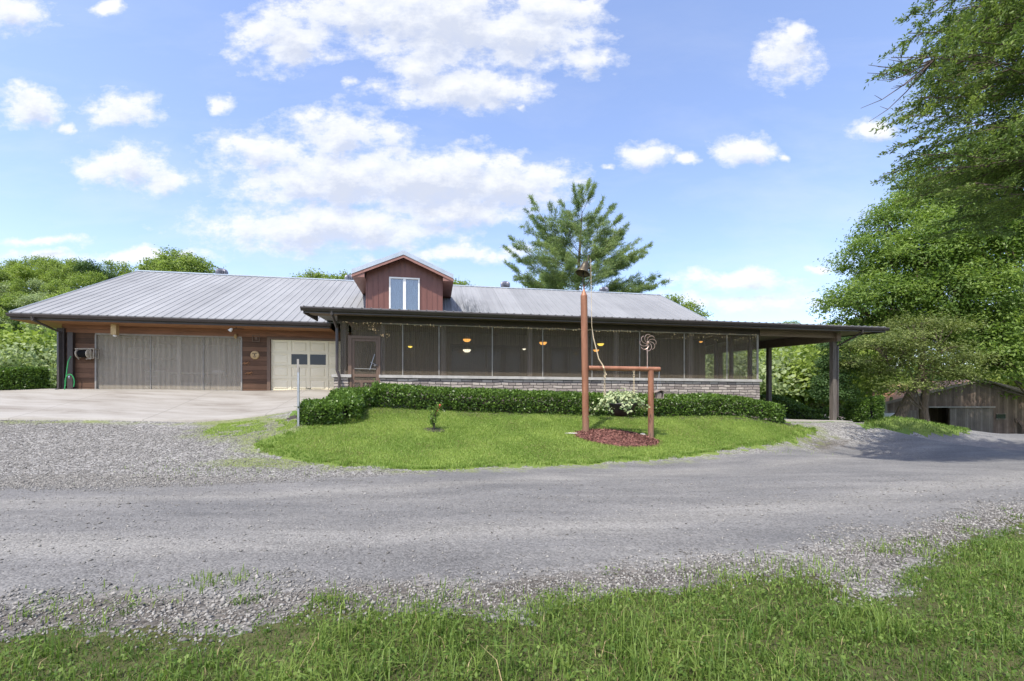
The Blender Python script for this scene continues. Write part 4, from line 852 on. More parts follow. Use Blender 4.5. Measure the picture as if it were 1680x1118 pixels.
b = MB(); zt_ = zc-fz-.1; b.tube([(-.07,0,.2),(-.05,0,.4),(0,0,zt_)], .004, 5); b.tube([(.07,0,.2),(.04,0,.4),(0,0,zt_)], .004, 5); b.build('hanger_wire', M['galv'], bf)
# wind spinner standing on the crossbar
wx_ = (1062-963)/PXM; ws = empty('wind_spinner', (bx_+wx_, by_, bz_+zc+.05), 0, 'coppery flower wind spinner on a thin stem above crossbar', 'wind spinner')
hs = (603-562)/PXM-.05; b = MB(); b.tube([(0,0,-.05),(0,0,hs)], .014, 8); b.build('stem', M['copper'], ws)
rot = empty('rotor', (0,0,0)); rot.parent = ws
for k in range(8):
    a = k/8*2*math.pi; ca, sa = math.cos(a), math.sin(a); pts = []; r2 = []
    for j in range(11):
        u_ = j/10; ang = math.pi*1.25*u_-.3; x_ = .12-.12*math.cos(ang); y_ = .1*math.sin(ang)
        pts.append((ca*x_-sa*y_, -.05-.03*math.sin(u_*3), hs+sa*x_+ca*y_)); r2.append(.005+.005*u_)
    b = MB(); b.tube(pts, r2, 6); b.build('blade', M['copper'], rot)
b = MB(); b.lathe([(0,.05),(.035,.03),(.04,-.02),(0,-.05)], (0,-.07,hs), 14, 0, Matrix.Rotation(math.radians(90),3,'X')); b.build('hub', M['copper'], rot, smooth=True)
# mulch mound
mcx, mcy = bx_+.82, by_-.2; mr = np.linspace(0,1,18); ma = np.linspace(0,2*math.pi,64,endpoint=False)
MX = mcx+1.28*np.outer(mr,np.cos(ma))*(1+.05*np.sin(3*ma)); MY = mcy+.72*np.outer(mr,np.sin(ma)); hgt = lambda r: .2*np.clip(1-r**2,0,1)**1.1
MZ = terrain(MX,MY)+hgt(mr)[:,None]+.03*(fbm(MX*9,MY*9,31)-.5)*(1-mr[:,None])+.0; MZ[-1] -= .06
i, j = np.meshgrid(np.arange(17), np.arange(64), indexing='ij'); q = np.stack([i*64+j,(i+1)*64+j,(i+1)*64+(j+1)%64,i*64+(j+1)%64],-1).reshape(-1,4)
tag(link('mulch_bed', npmesh('mulch', np.stack([MX,MY,MZ],-1).reshape(-1,3), q, None, True), M['mulch']), kind='structure')
n = 5200; rr = np.sqrt(R.uniform(0,1,n))*1.02; an = R.uniform(0,2*math.pi,n); X = mcx+1.28*rr*np.cos(an); Y = mcy+.72*rr*np.sin(an); C = np.stack([X,Y,terrain(X,Y)+hgt(rr)+.012],-1)
Nn = unit(R.normal(0,.5,(n,3))+[0,0,1]); Ax = R.normal(0,1,(n,3))*[1,1,.4]
tag(link('mulch_chips', leaves('chips', C, Nn, Ax, R.uniform(.03,.09,n), R.uniform(.012,.03,n), R.uniform(0,1,n)**1.3, .05), M['chips']), kind='stuff')
def rock(name, loc, sz, m, lab, cat='stone'):
    b = MB(); pr = [(0,-.3),(.8,-.25),(1,.05),(.85,.35),(.4,.55),(0,.6)]; b.lathe([(r*sz[0],z*sz[2]) for r,z in pr], (0,0,0), 9); o = b.build(name, m)
    for v in o.data.vertices: v.co.x *= 1+.15*math.sin(v.co.y*40+v.co.z*30); v.co.y *= sz[1]/sz[0]*(1+.1*math.sin(v.co.x*33))
    o.location = loc; return tag(o, lab, cat)
x, y = bx_+(1058-963)/PXM, by_-.02; rock('garden_stone', (x,y+.25,tz(x,y)+.08), (.1,.09,.16), M['stonepale'], 'small upright pale stone beside the short rust post')
x, y, z = gp(937,712); rock('flat_stone', (x,y,z+.01), (.22,.14,.035), M['stonepale'], 'flat pale stone at the mulch edge left of tall pole')

# reflector post, rose
x, y, z = at(489.5, 697, 12.2); z = tz(x,y); dp = empty('marker_post', (x,y,z), math.radians(1), 'slim grey steel marker post at the hedge corner by driveway', 'post')
b = MB(); b.prism([(-.026,-.01),(.026,-.01),(.026,.02),(.016,.02),(.016,.002),(-.016,.002),(-.016,.02),(-.026,.02)], 2, -.2, 1.58); b.build('channel', M['galv'], dp); b = MB(); b.box(-.032,-.018,1.45,.024,-.0115,1.8); b.build('marker_plate', M['batten'], dp)
x, y, z = gp(712, 706); rs = empty('rose_bush', (x,y,z), 0, 'small leggy rose bush with one red bloom on the lawn', 'rose')
b = MB(); tips = []
for k in range(9):
    a = k*2.4; h_ = .3+.42*R.random(); rx_ = .05+.13*R.random(); p = (rx_*math.cos(a), rx_*math.sin(a), h_); tips.append(p); b.tube([(0,0,-.05),(p[0]*.3,p[1]*.3,h_*.55),p], [.012,.009,.004], 5)
b.build('stem', M['bark'], rs)
C = []
for p in tips:
    for f in (.45,.6,.75,.9,1.): C += [np.array(p)*[f,f,f]+R.normal(0,.035,3) for _ in range(9)]
C = np.array(C); n = len(C); Nn = unit(R.normal(0,1,(n,3))+[0,0,.6]); link('foliage', leaves('rl', C, Nn, R.normal(0,1,(n,3)), R.uniform(.04,.08,n), R.uniform(.025,.045,n), R.uniform(.2,1,n)), M['hedge'], rs)
b = MB(); b.lathe([(0,-.03),(.025,-.01),(.035,.02),(.02,.03),(0,.03)], (.17,-.02,.68), 10, .12); b.tube([(.02,0,.4),(.17,-.02,.66)], .005, 5); b.build('bloom', M['rosered'], rs)
th = np.linspace(0,2*math.pi,24,endpoint=False); b = MB(); b.add([(x,y,tz(x,y)+.035)]+[(x+.3*math.cos(a),y+.2*math.sin(a),tz(x+.3*math.cos(a),y+.2*math.sin(a))+.008) for a in th], [(0,1+i,1+(i+1)%24) for i in range(24)]); tag(b.build('rose_mulch', M['bedsoil']), kind='structure')

# ------------------------------------------------------------------ hedges
def hedge(name, path, h, w, n, lab, mk='hedge', leaf=.085, seed=1):
    rg = np.random.default_rng(seed)
    P = np.array(path, float); seg = np.diff(P[:,:2],axis=0); L = np.hypot(*seg.T); cum = np.concatenate([[0],np.cumsum(L)])
    root = empty(name, (P[0,0],P[0,1],tz(P[0,0],P[0,1])), 0, lab, 'hedge', 'clipped hedges round the house'); org = np.array(root.location)
    def frame(u):
        k = np.clip(np.searchsorted(cum,u)-1,0,len(L)-1); f = (u-cum[k])/L[k]; p = P[k,:2]+seg[k]*f[:,None]; tn = seg[k]/L[k][:,None]; return p, np.stack([-tn[:,1],tn[:,0]],-1)
    # leaves on a rounded box shell, thinned in clumps
    u = rg.uniform(-.0,cum[-1],n); per = rg.uniform(0,1,n); hh = h*(1+.1*(fbm(u*.9,u*0,seed+2)-.5)+.06*(fbm(u*5,u*0,seed+3)-.5)); tot = 2*h+w; q = per*tot
    side = np.where(q < h, -1, np.where(q < h+w, 0, 1)); yv = np.where(side==0, q-h-w/2, side*w/2); zv = np.where(side==-1, q, np.where(side==0, h, tot-q))/h
    rnd = np.clip((zv-.8)/.2,0,1)**2*.1; dep = np.abs(rg.normal(0,.06,n)); 
    yv = yv*(1+.14*(fbm(u*3,zv*3,seed+5)-.5))-np.sign(yv)*(rnd+dep)*(side!=0); zz = zv*hh*.985-(side==0)*(dep+.1*(np.abs(yv)/(w/2))**3)
    zz = np.where(side!=0, zz, zz); yv = yv*(1-.12*np.clip(.25-zv,0,1)/.25)
    p, nn = frame(u); en = np.minimum(u, cum[-1]-u); yv = yv*np.clip(.72+en*1.2,0,1)
    k_end = rg.uniform(0,1,n) < .06; u2 = np.where(rg.uniform(0,1,n) < .5, 0, cum[-1])
    XY = p+nn*yv[:,None]; C = np.stack([XY[:,0],XY[:,1],terrain(XY[:,0],XY[:,1])+.04+zz],-1)
    pe, ne = frame(np.clip(u2,1e-6,cum[-1])); ye = rg.uniform(-.42,.42,n)*w; ze = rg.uniform(0,1,n)*h*.97; XE = pe+ne*ye[:,None]; CE = np.stack([XE[:,0],XE[:,1],terrain(XE[:,0],XE[:,1])+.03+ze],-1)
    C = np.where(k_end[:,None], CE+rg.normal(0,.04,(n,3)), C)
    for v_ in range(1,len(P)-1):
        k = rg.choice(n, 900, False); th = rg.uniform(0,6.28,900); rr_ = w*.46*np.where(rg.uniform(0,1,900) < .3, np.sqrt(rg.uniform(0,1,900)), 1); zz_ = np.where(rr_ < w*.455, h*.97, rg.uniform(0,h,900)); xk = P[v_,0]+rr_*np.cos(th); yk = P[v_,1]+rr_*np.sin(th); C[k] = np.stack([xk,yk,terrain(xk,yk)+.04+zz_],-1) if len(P) < 5 and w < 1 and L.max() < 3 else C[k]
    on = np.stack([nn[:,0]*side,nn[:,1]*side,(side==0)*1.],-1); Nn = unit(on*.6+[0,0,.45]+rg.normal(0,.55,(n,3))); Ax = np.cross(Nn, rg.normal(0,1,(n,3)))+on*.5+[0,0,.35]
    tint = np.clip(.35+.5*(fbm(u*2.2,zv*3+yv*2,seed+7)-.5)+.25*rg.normal(0,1,n)+.15*(side==0),0,1)  # light from above put into the tint: top leaves lighter
    link('foliage', leaves(name, C-org, Nn, Ax, rg.uniform(.7,1.3,n)*leaf, rg.uniform(.45,.75,n)*leaf, tint), M[mk], root)
    b = MB(); us = np.linspace(.3,cum[-1]-.3,max(4,int(cum[-1]/.6))); p, nn = frame(us)
    b.tube([(q[0]-org[0],q[1]-org[1],tz(*q)-org[2]+h*.36) for q in p], h*.2, 8)
    b.build('branches', M['bedsoil'], root); return root  # dark core tube, added so the inside looks shaded instead of see-through
hp2 = lambda s, d: W(s, d)
hedge('hedge', [hp2(12.1,-4.75),hp2(16,-4.75),hp2(21,-4.7),hp2(27.0,-4.6)], .66, .95, 40000, 'long clipped green hedge along the front of the porch', seed=3)
g0_ = gp(528,697)
hedge('hedge', [(g0_[0]-.62,g0_[1]+.22),(g0_[0]+.45,g0_[1]+.45),hp2(11.3,-5.35),hp2(12.0,-4.85)], .52, .95, 13000, 'short curved hedge end by the steel marker post', seed=5)
hedge('hedge', [at(1392,697,20.6)[:2],at(1415,699,20.5)[:2],at(1436,701,20.6)[:2]], 1.0, 1.1, 9000, 'rounded green hedge just right of front carport post', seed=8)
hedge('hedge', [hp2(32.0,-2.3),hp2(31.95,.8),hp2(31.8,6)], .85, .8, 15000, 'shaded hedge behind the carport slab between the posts', seed=9)
hedge('hedge', [at(-40,655,16.6)[:2],at(30,655,17.1)[:2],at(76,650,17.6)[:2]], .78, .8, 13000, 'low clipped hedge left of the garage corner', seed=11)

# ------------------------------------------------------------------ trees
def clump_tree(name, loc, label, cat, group, blobs, per, nleaf, leaf, mk, trunk=None, limb=True, rz=0, sig=.5, bark='bark', up=.45, seed=0, wl=.55, shell=.5):
    """blobs: (x,y,z,rx,ry,rz) crown lobes in metres from the trunk foot; foliage sits in clumps through each lobe."""
    rg = np.random.default_rng(seed); root = empty(name, loc, rz, label, cat, group); CC = []; OW = []
    for (x,y,z,a,b_,c) in blobs:
        n = max(3,int(per*(a*b_*c)**(2/3)))
        d = unit(rg.normal(0,1,(n,3))); d[:,2] = np.where(d[:,2] < -.35, -d[:,2]*.6, d[:,2]); d = unit(d); r = rg.uniform(shell,1,n)**.6
        CC.append(np.array([x,y,z])+d*r[:,None]*[a,b_,c]); OW.append(d)
    CC = np.concatenate(CC); OW = np.concatenate(OW); nc = len(CC)
    sg = sig*rg.uniform(.6,1.3,nc); C = np.repeat(CC,nleaf,0)+rg.normal(0,1,(nc*nleaf,3))*np.repeat(sg,nleaf)[:,None]*[1,1,.55]
    ow = np.repeat(OW,nleaf,0); n = len(C); Nn = unit(ow*.5+[0,0,up]+rg.normal(0,.5,(n,3))); Ax = np.cross(Nn,rg.normal(0,1,(n,3)))+ow*.5; Ax[:,2] -= .35
    tint = np.clip(np.repeat(rg.uniform(.1,.75,nc),nleaf)+rg.normal(0,.16,n),0,1)
    link('crown', leaves(name, C, Nn, Ax, rg.uniform(.7,1.35,n)*leaf, rg.uniform(.8,1.2,n)*leaf*wl, tint), M[mk], root)
    if trunk:
        h, r = trunk; b = MB(); top = np.mean([[q[0],q[1],q[2]] for q in blobs],0)
        pt = [np.array([0,0,-.4])]+[np.array([top[0]*f*f*.6+rg.normal(0,.012*h), top[1]*f*f*.6+rg.normal(0,.012*h), h*f]) for f in (.03,.2,.4,.6,.8,1)]
        b.tube(pt, [r*1.5,r*1.25,r,r*.85,r*.68,r*.5,r*.2], 10)
        if limb:
            for (x,y,z,a,b_,c) in blobs:
                k = rg.integers(2,6); p0 = pt[k]; e = np.array([x,y,z]); m_ = (p0+e)/2+[0,0,-.08*np.linalg.norm(e-p0)]; b.tube([p0,m_,e], [r*.2,r*.13,r*.06], 7)
                for _ in range(5):
                    t_ = e+unit(rg.normal(0,1,3))*[a,b_,c]*.8; b.tube([m_*.4+e*.6,(e+t_)/2+rg.normal(0,.1,3),t_], [r*.14,r*.09,r*.03], 5)
        b.build('trunk', M[bark], root)
    return root
# broad-leaved tree on the right
def bl(x, y, Y, dY, r, rz_=None, ro=(0,0,0)): p = at(x, y, Y+dY); return (p[0]-ro[0], p[1]-ro[1], p[2]-ro[2], r, r, rz_ or r*.8)
tx, ty = 47., 39.; ro = (tx, ty, tz(tx,ty))
bb = [bl(x,y,ty,dy,r*1.16,None,ro) for x,y,dy,r in ((1395,500,-2,1.9),(1385,555,0,1.8),(1430,430,-1,2.3),(1465,375,0,2.4),(1440,500,-3,2.6),(1500,440,-3,3),(1520,350,0,3),(1545,300,1,2.9),(1560,400,-3,3.2),(1500,540,-3,2.6),(1580,490,-4,3.3),(1620,330,0,3.6),(1660,420,-3,4),(1640,530,-4,3.),(1600,560,-3,2.3),(1680,565,-4,2.6),(1700,260,1,4),(1760,380,-2,4.5),(1780,520,-2,4.5),(1560,560,2,3.5),(1480,470,4,3.5),(1620,450,5,5),(1600,550,-5,2.4),(1655,592,-6,1.9),(1620,575,-6,1.8),(1690,612,-6,2.1),(1420,560,0,1.8),(1470,540,-2,2.2),(1530,490,-4,2.6),(1600,410,-4,3))]
clump_tree('broadleaf_tree', ro, 'huge bright green leafy tree filling the right side over the barn', 'tree', None, bb, 13, 44, .27, 'leafA', (13,.5), seed=21, sig=.46, wl=.42, shell=.55)
# dark conifer behind the carport
tx, ty = at(1372,640,33)[:2]; ro = (tx,ty,tz(tx,ty))
bb = [bl(x,y,ty,dy,r,rz_,ro) for x,y,dy,r,rz_ in ((1372,570,0,.9,.8),(1372,600,0,1.1,.9),(1366,625,0,1.3,.8),(1372,648,0,1.4,.7),(1390,600,1,1.1,1),(1400,560,1,1.1,.9))]
clump_tree('evergreen_tree', ro, 'dark bluish evergreen tree behind the front carport post', 'tree', None, bb, 40, 60, .2, 'leafD', (5,.16), seed=22, sig=.3, wl=.3)
# olive cedar in front of the barn, two leaning trunks
tx, ty = at(1517,700,31.5)[:2]; ro = (tx,ty,tz(tx,ty))
bb = [bl(x,y,ty,dy,r*.85,rz_*.85,ro) for x,y,dy,r,rz_ in ((1408,596,0,1.5,.3),(1440,566,-1,1.9,.35),(1452,612,0,1.8,.25),(1480,556,-1,2.2,.4),(1492,592,-1,2.5,.35),(1474,634,-1,2.,.25),(1530,574,-1,2.4,.4),(1542,612,-1,2.1,.3),(1572,592,-1,2.,.35),(1582,618,-1,1.5,.22),(1500,532,0,2,.4),(1545,540,0,2,.4),(1520,634,1,1.6,.2))]
ced = clump_tree('cedar_tree', ro, 'olive green spreading cedar with two leaning trunks before the barn', 'tree', None, bb, 34, 55, .2, 'oliveleaf', (7.5,.26), seed=23, sig=.42, wl=.3, up=.7)
b = MB(); b.tube([(-1.7,.3,-.5),(-1.6,.2,1.0),(-1.0,0,2.6),(-.2,0,4.2)], [.42,.36,.28,.16], 10); b.build('second_trunk', M['bark'], ced)

# near cedar overhanging from the right: drooping sprays on long boughs
def conifer(name, loc, label, boughs, mk, trunk, needle, per_m, seed, spread=.5, droop=.15, cat='tree', wn=.22, upn=.5, cover=.25, thick=.03, jit=.45):
    rg = np.random.default_rng(seed); root = empty(name, loc, 0, label, cat); b = MB(); h, r = trunk
    b.tube([(0,0,-.4),(0,0,h*.3),(.02*h*rg.normal(),.0,h*.6),(0,0,h)], [r*1.2,r,r*.65,r*.12], 10)
    C = []; D = []; T = []
    for tip, z0 in boughs:
        p0 = np.array([0,0,z0]); tip = np.array(tip, float); L = np.linalg.norm(tip-p0); ms = np.linspace(0,1,9)
        pts = [p0+(tip-p0)*m_+np.array([0,0,-droop*L*math.sin(math.pi*m_)]) for m_ in ms]
        b.tube(pts, [max(.008,thick*L/5*(1-.85*m_)) for m_ in ms], 6)
        base = rg.uniform(.15,.7); d0 = unit((tip-p0)[None])[0]
        ns = max(4,int(L*2.6))
        for k in range(ns):                                     # side sprays
            u = cover+(1-cover)*(k+rg.random())/ns; i_ = min(int(u*8),7); f = u*8-i_; o = pts[i_]*(1-f)+pts[i_+1]*f
            sd = rg.choice([-1,1]); lat = unit(np.cross(d0,[0,0,1])[None])[0]*sd; sl = spread*(1.15-u)*rg.uniform(.5,1.2)*min(L,4)/2+.25
            e = o+lat*sl+d0*sl*.75+np.array([0,0,rg.normal(.0,.13)*sl]); b.tube([o,(o+e)/2+[0,0,.04],e], [.012,.008,.003], 4, False)
            m_ = max(6,int(per_m*sl)); v = rg.uniform(.1,1.05,m_); C.append(o+(e-o)*v[:,None]+rg.normal(0,1,(m_,3))*[.09,.09,.055]*max(sl,.5)); D.append(np.broadcast_to(unit((e-o)[None])[0],(m_,3))+rg.normal(0,jit,(m_,3))); T.append(np.clip(base+rg.normal(0,.12)+rg.normal(0,.14,m_),0,1))
    C = np.concatenate(C); D = np.concatenate(D); T = np.concatenate(T); n = len(C)
    Nn = unit(rg.normal(0,.6,(n,3))+[0,0,upn]); link('crown', leaves(name, C, Nn, D, rg.uniform(.6,1.4,n)*needle, rg.uniform(.8,1.3,n)*needle*wn, T), M[mk], root)
    b.build('trunk', M['bark'], root); return root
tx, ty = 13.6, 10.2; ro = np.array([tx,ty,tz(tx,ty)]); rg = np.random.default_rng(5); bo = []
for k in range(150):
    z0 = rg.uniform(7.2,16.); a = rg.uniform(0,2*math.pi); L = rg.uniform(2.4,4.1)*(1.1-.045*max(0,z0-9))
    bo.append(((L*math.cos(a),L*math.sin(a),z0-.12*L+rg.normal(0,.25)), z0))
for x, y, Y in ((1462,95,10),(1490,55,10.3),(1500,25,10.6),(1505,160,9.8),(1490,190,9.9),(1500,225,10.1),(1505,255,10.2),(1530,275,9.6),(1530,130,9.5),(1520,0,10),(1500,90,9.2),(1540,250,9),(1600,300,9.3),(1580,200,9),(1620,100,8.8),(1560,60,9.4),(1640,320,9.8),(1560,285,10.5),(1600,250,10.6)):
    p = np.array(at(x,y,Y))-ro; bo.append((tuple(p), p[2]+.5+rg.uniform(0,.5)))
ncd = conifer('overhanging_cedar', tuple(ro), 'tall shadowy cedar reaching in from the upper right edge', bo, 'cedarleaf', (17,.3), .085, 185, 31, spread=.66, droop=.04, wn=.36, cover=.15, thick=.02, jit=.75)
b = MB(); rg = np.random.default_rng(17)
o = np.array(at(1545,72,9.8))-ro
for x, y in ((1425,107),(1423,120),(1440,132),(1462,146),(1412,178),(1426,200),(1458,98)):
    e = np.array(at(x,y,9.9))-ro; s_ = np.array(at(1535,min(y+5,118)-22,10.3))-ro; m1 = s_*.55+e*.45+[0,0,-.12]
    b.tube([s_,(s_+m1)/2,m1,(m1+e)/2+[0,0,-.06],e], [.02,.017,.012,.008,.004], 5)
    for _ in range(3):
        q = [(s_+m1)/2,m1,(m1+e)/2+[0,0,-.06]][rg.integers(0,3)]; b.tube([q,q+rg.normal(0,.04,3)+[-.14,0,.05]], [.006,.003], 4)
b.build('bare_twigs', M['deadtwig'], ncd)

# tall pine behind the house
tx, ty = at(955,600,40)[:2]; ro = np.array([tx,ty,tz(tx,ty)]); bo = []; rg = np.random.default_rng(9)
pt = lambda x, y, dY=0: tuple(np.array(at(x,y,ty+dY))-ro)
for x, y, zy, dY in ((872,332,430,0),(868,350,440,2),(862,372,450,-1),(838,392,470,0),(833,410,475,1),(832,436,490,-1),(845,452,500,0),(868,468,500,2),(900,345,420,-1),(925,335,400,1),(940,312,370,0),(965,303,340,0),(952,306,350,0),(975,304,350,0),(988,330,385,0),(1000,340,400,1),(1018,355,415,0),(1026,372,420,-1),(1022,385,440,0),(1040,398,450,2),(1066,403,455,0),(1060,415,460,1),(1035,420,470,-1),(1080,452,490,0),(1090,462,495,0),(1060,470,500,-1),(1040,455,490,0),(880,400,450,-3),(1000,400,440,-3),(930,370,420,-3),(960,350,400,-3),(905,420,470,-4),(990,430,480,-4),(950,430,480,-4),(890,380,450,3),(1010,380,440,3),(940,345,400,3),(1005,460,500,-2),(900,450,500,-2),(915,395,450,2),(985,365,420,-2),(975,395,440,-3),(925,440,480,-3)):
    z0 = max(2., (np.array(at(955,zy,ty))-ro)[2]); bo.append((pt(x,y,dY), z0))
conifer('pine_tree', tuple(ro), 'tall open pine with upswept branches rising behind the roof', bo, 'pine', (17.5,.28), .3, 180, 41, spread=.95, droop=.05, wn=.1, upn=.2, cover=.22, thick=.035, jit=.8)
# ------------------------------------------------------------------ wooded slopes and background trees
def hill(name, pts, z):
    P = np.array(pts); b = MB()
    return P
def ridge(name, cx, cy, rx, ry, h, zb, seed):
    u = np.linspace(-1,1,41); U, V = np.meshgrid(u,u); r = np.hypot(U,V); Z = zb+h*np.exp(-2.6*r**2)*(1+.18*(fbm(U*3+9,V*3+9,seed)-.5))-3*r**4
    X = cx+rx*U; Y = cy+ry*V; i, j = np.meshgrid(np.arange(40),np.arange(40),indexing='ij'); k = (i*41+j).ravel(); f = np.stack([k,k+1,k+42,k+41],-1)
    tag(link(name, npmesh(name, np.stack([X,Y,Z],-1).reshape(-1,3), f, None, True), M['hill']), kind='structure')
    def zz(x, y):
        a = (x-cx)/rx; b_ = (y-cy)/ry; rr = math.hypot(a,b_); return zb+h*math.exp(-2.6*rr*rr)*(1+.18*(float(fbm(np.array([a*3+9]),np.array([b_*3+9]),seed)[0])-.5))-3*rr**4 if max(abs(a),abs(b_)) < 1 else -99
    return zz
hl = ridge('wooded_hill', -150, 155, 180, 90, 47, -6, 2)
hr_ = ridge('distant_hill', 95, 190, 120, 60, 36, -6, 4)
def proto(name, seed, mk, hgt=10., wid=4.2, n=1500, leaf=.62):
    rg = np.random.default_rng(seed); nb = 7; bs = [(0,0,hgt*.66,wid*.75,wid*.75,hgt*.3)]
    for k in range(nb): a = k/nb*6.28+rg.random(); rr = wid*.6; bs.append((rr*math.cos(a),rr*math.sin(a),hgt*rg.uniform(.38,.75),wid*.5,wid*.5,hgt*.2))
    C = []; T = []; OW = []
    for x,y,z,a,b_,c in bs:
        for _ in range(max(6,int(n/8/22))):
            d = unit(rg.normal(0,1,(1,3)))[0]; d[2] = abs(d[2])*1.1-.35; ctr = np.array([x,y,z])+d*[a,b_,c]*rg.uniform(.6,1); m = 22
            C.append(ctr+rg.normal(0,1,(m,3))*[.55,.55,.35]); T.append(np.clip(rg.uniform(.15,.75)+rg.normal(0,.12,m),0,1)); OW.append(np.broadcast_to(d,(m,3)))
    C = np.concatenate(C); T = np.concatenate(T); OW = np.concatenate(OW); k = len(C)
    me = leaves(name, C, unit(OW*.7+[0,0,.5]+rg.normal(0,.45,(k,3))), rg.normal(0,1,(k,3)), rg.uniform(.7,1.3,k)*leaf, rg.uniform(.7,1.2,k)*leaf*.7, T)
    me.materials.append(M[mk]); b = MB(); b.tube([(0,0,-1),(0,0,hgt*.4),(.2,.1,hgt*.75)], [.28,.2,.08], 6); tm = bpy.data.meshes.new('trunk'); tm.from_pydata(b.v, [], b.f); tm.materials.append(M['bark']); return me, tm
PR = {k: proto('forest_'+k, 50+i, m, h, w, n, lf) for i,(k,m,h,w,n,lf) in enumerate((('a','leafF',11,4.4,4200,.4),('b','leafY',10,4.6,4200,.4),('c','leafF',13,4.2,4200,.42),('d','leafD',12,3.6,4000,.4),('e','leafG',9,4.4,4200,.36),('f','leafY',6,3.4,2800,.34),('g','leafG',5.5,3.3,2800,.32),('h','leafA',12,5.2,24000,.17)))}
def far_tree(k, x, y, z, sc_, lab, grp, rz, cat='tree', name='forest_tree', full=False):
    cm, tm = PR[k]
    if full:
        o = empty(name, (x,y,z), rz, lab, cat, grp); o.scale = sc_
        for nm, me in (('crown',cm),('trunk',tm)): q = bpy.data.objects.new(nm, me); col.objects.link(q); q.parent = o
        return o
    o = bpy.data.objects.new(name, cm); col.objects.link(o); o.location = (x,y,z); o.rotation_euler = (0,0,rz); o.scale = sc_; return tag(o, lab, cat, grp)
rg = random.Random(3)
KL = {'a':'green leafy tree in the forest on the left hillside','b':'yellow-green leafy tree in the forest on the left hillside','c':'tall green tree in the forest on the left hillside','d':'dark green tree in the forest on the left hillside','e':'grey-green tree in the forest on the left hillside'}
cnt = 0
for row in range(12):
    for c in range(16):
        xx = -30-row*1.5+c*54; Y = 62+row*8.2+rg.uniform(-3,3); xp = -60+c*(44-row*1.4)+rg.uniform(-10,10)+(row % 2)*20
        if xp > 400 : continue
        X = (xp-CX)/F*Y; z = max(hl(X,Y), tz(X,Y))
        if hl(X,Y) < -3 and row > 3: continue
        if z+11 < H+(HY-660)/F*Y: continue
        ty_ = HY-(z+11-H)/Y*F; yl = 517-(xp-17)*.344 if xp < 229 else 444+.047*(xp-229)
        if xp < -45 or (xp > 112 and ty_ > yl+4): continue
        k = rg.choice('aaabbcdee'); s_ = rg.uniform(.75,1.15); far_tree(k, X, Y, z-.5, (s_,s_,s_*rg.uniform(.85,1.15)), KL[k], 'trees on the left hillside', rg.uniform(0,6.28)); cnt += 1
# pale thicket just beyond the left hedge
for x, Y, k, s_ in ((-25,27,'f',.9),(15,30,'f',1.0),(55,26,'g',.75),(92,29,'f',.8),(40,36,'g',1.1),(85,38,'f',1.1),(-10,40,'g',1.3),(120,42,'f',1.1),(150,40,'g',1.1),(5,48,'f',1.5),(60,50,'b',.95),(105,52,'g',1.5),(185,46,'f',1.0),(220,43,'g',.9),(252,41,'f',.8)):
    X = (x-CX)/F*Y; far_tree(k, X, Y, tz(X,Y)-.3, (s_,s_,s_), 'pale yellow-green bush in the thicket left of the garage' if k in 'fb' else 'greyish green bush in the thicket left of the garage', 'bushes left of the garage', rg.uniform(0,6.28), 'bush', 'thicket_bush')
# trees over the roof line
def roof_tree(cx_, Y, pts, lab, seed):
    tx, ty = at(cx_,600,Y)[:2]; ro = (tx,ty,tz(tx,ty)); bb = [bl(x,y,ty,dy,r,r*.8,ro) for x,y,dy,r in pts]
    zt_ = max(q[2] for q in bb); clump_tree('background_tree', ro, lab, 'tree', None, bb, 16, 44, .21, 'leafF', (zt_,.3), seed=seed, sig=.32, wl=.6, shell=.5)
roof_tree(293, 46, ((293,430,0,1.6),(268,438,0,1.3),(322,440,0,1.4),(250,447,0,1.1),(342,450,0,1.0),(300,450,-1,2.0),(275,455,1,2.0),(290,470,0,2.6)), 'round bright tree rising behind the left end of roof', 61)
roof_tree(512, 46, ((512,455,0,.8),(498,462,0,.9),(530,462,0,.9),(512,470,0,1.5)), 'tree top just showing over roof left of the dormer', 62)
roof_tree(565, 48, ((563,458,0,.8),(582,461,0,.7),(548,466,0,.9),(565,474,0,1.5)), 'tree top behind the roof vent nearest the dormer', 63)
roof_tree(750, 46, ((751,470,0,.7),(750,480,0,1.2)), 'tree top just showing right of the dormer', 64)
roof_tree(1122, 46, ((1112,500,0,.9),(1130,510,0,1.0),(1146,524,0,1.0),(1100,498,0,.8),(1122,525,0,1.8)), 'leafy tree behind the right end of main roof', 65)
roof_tree(905, 52, ((895,466,0,1.3),(915,470,0,1.3),(880,476,0,1.1),(905,484,0,2.0)), 'pale green tree low behind the pine', 66)
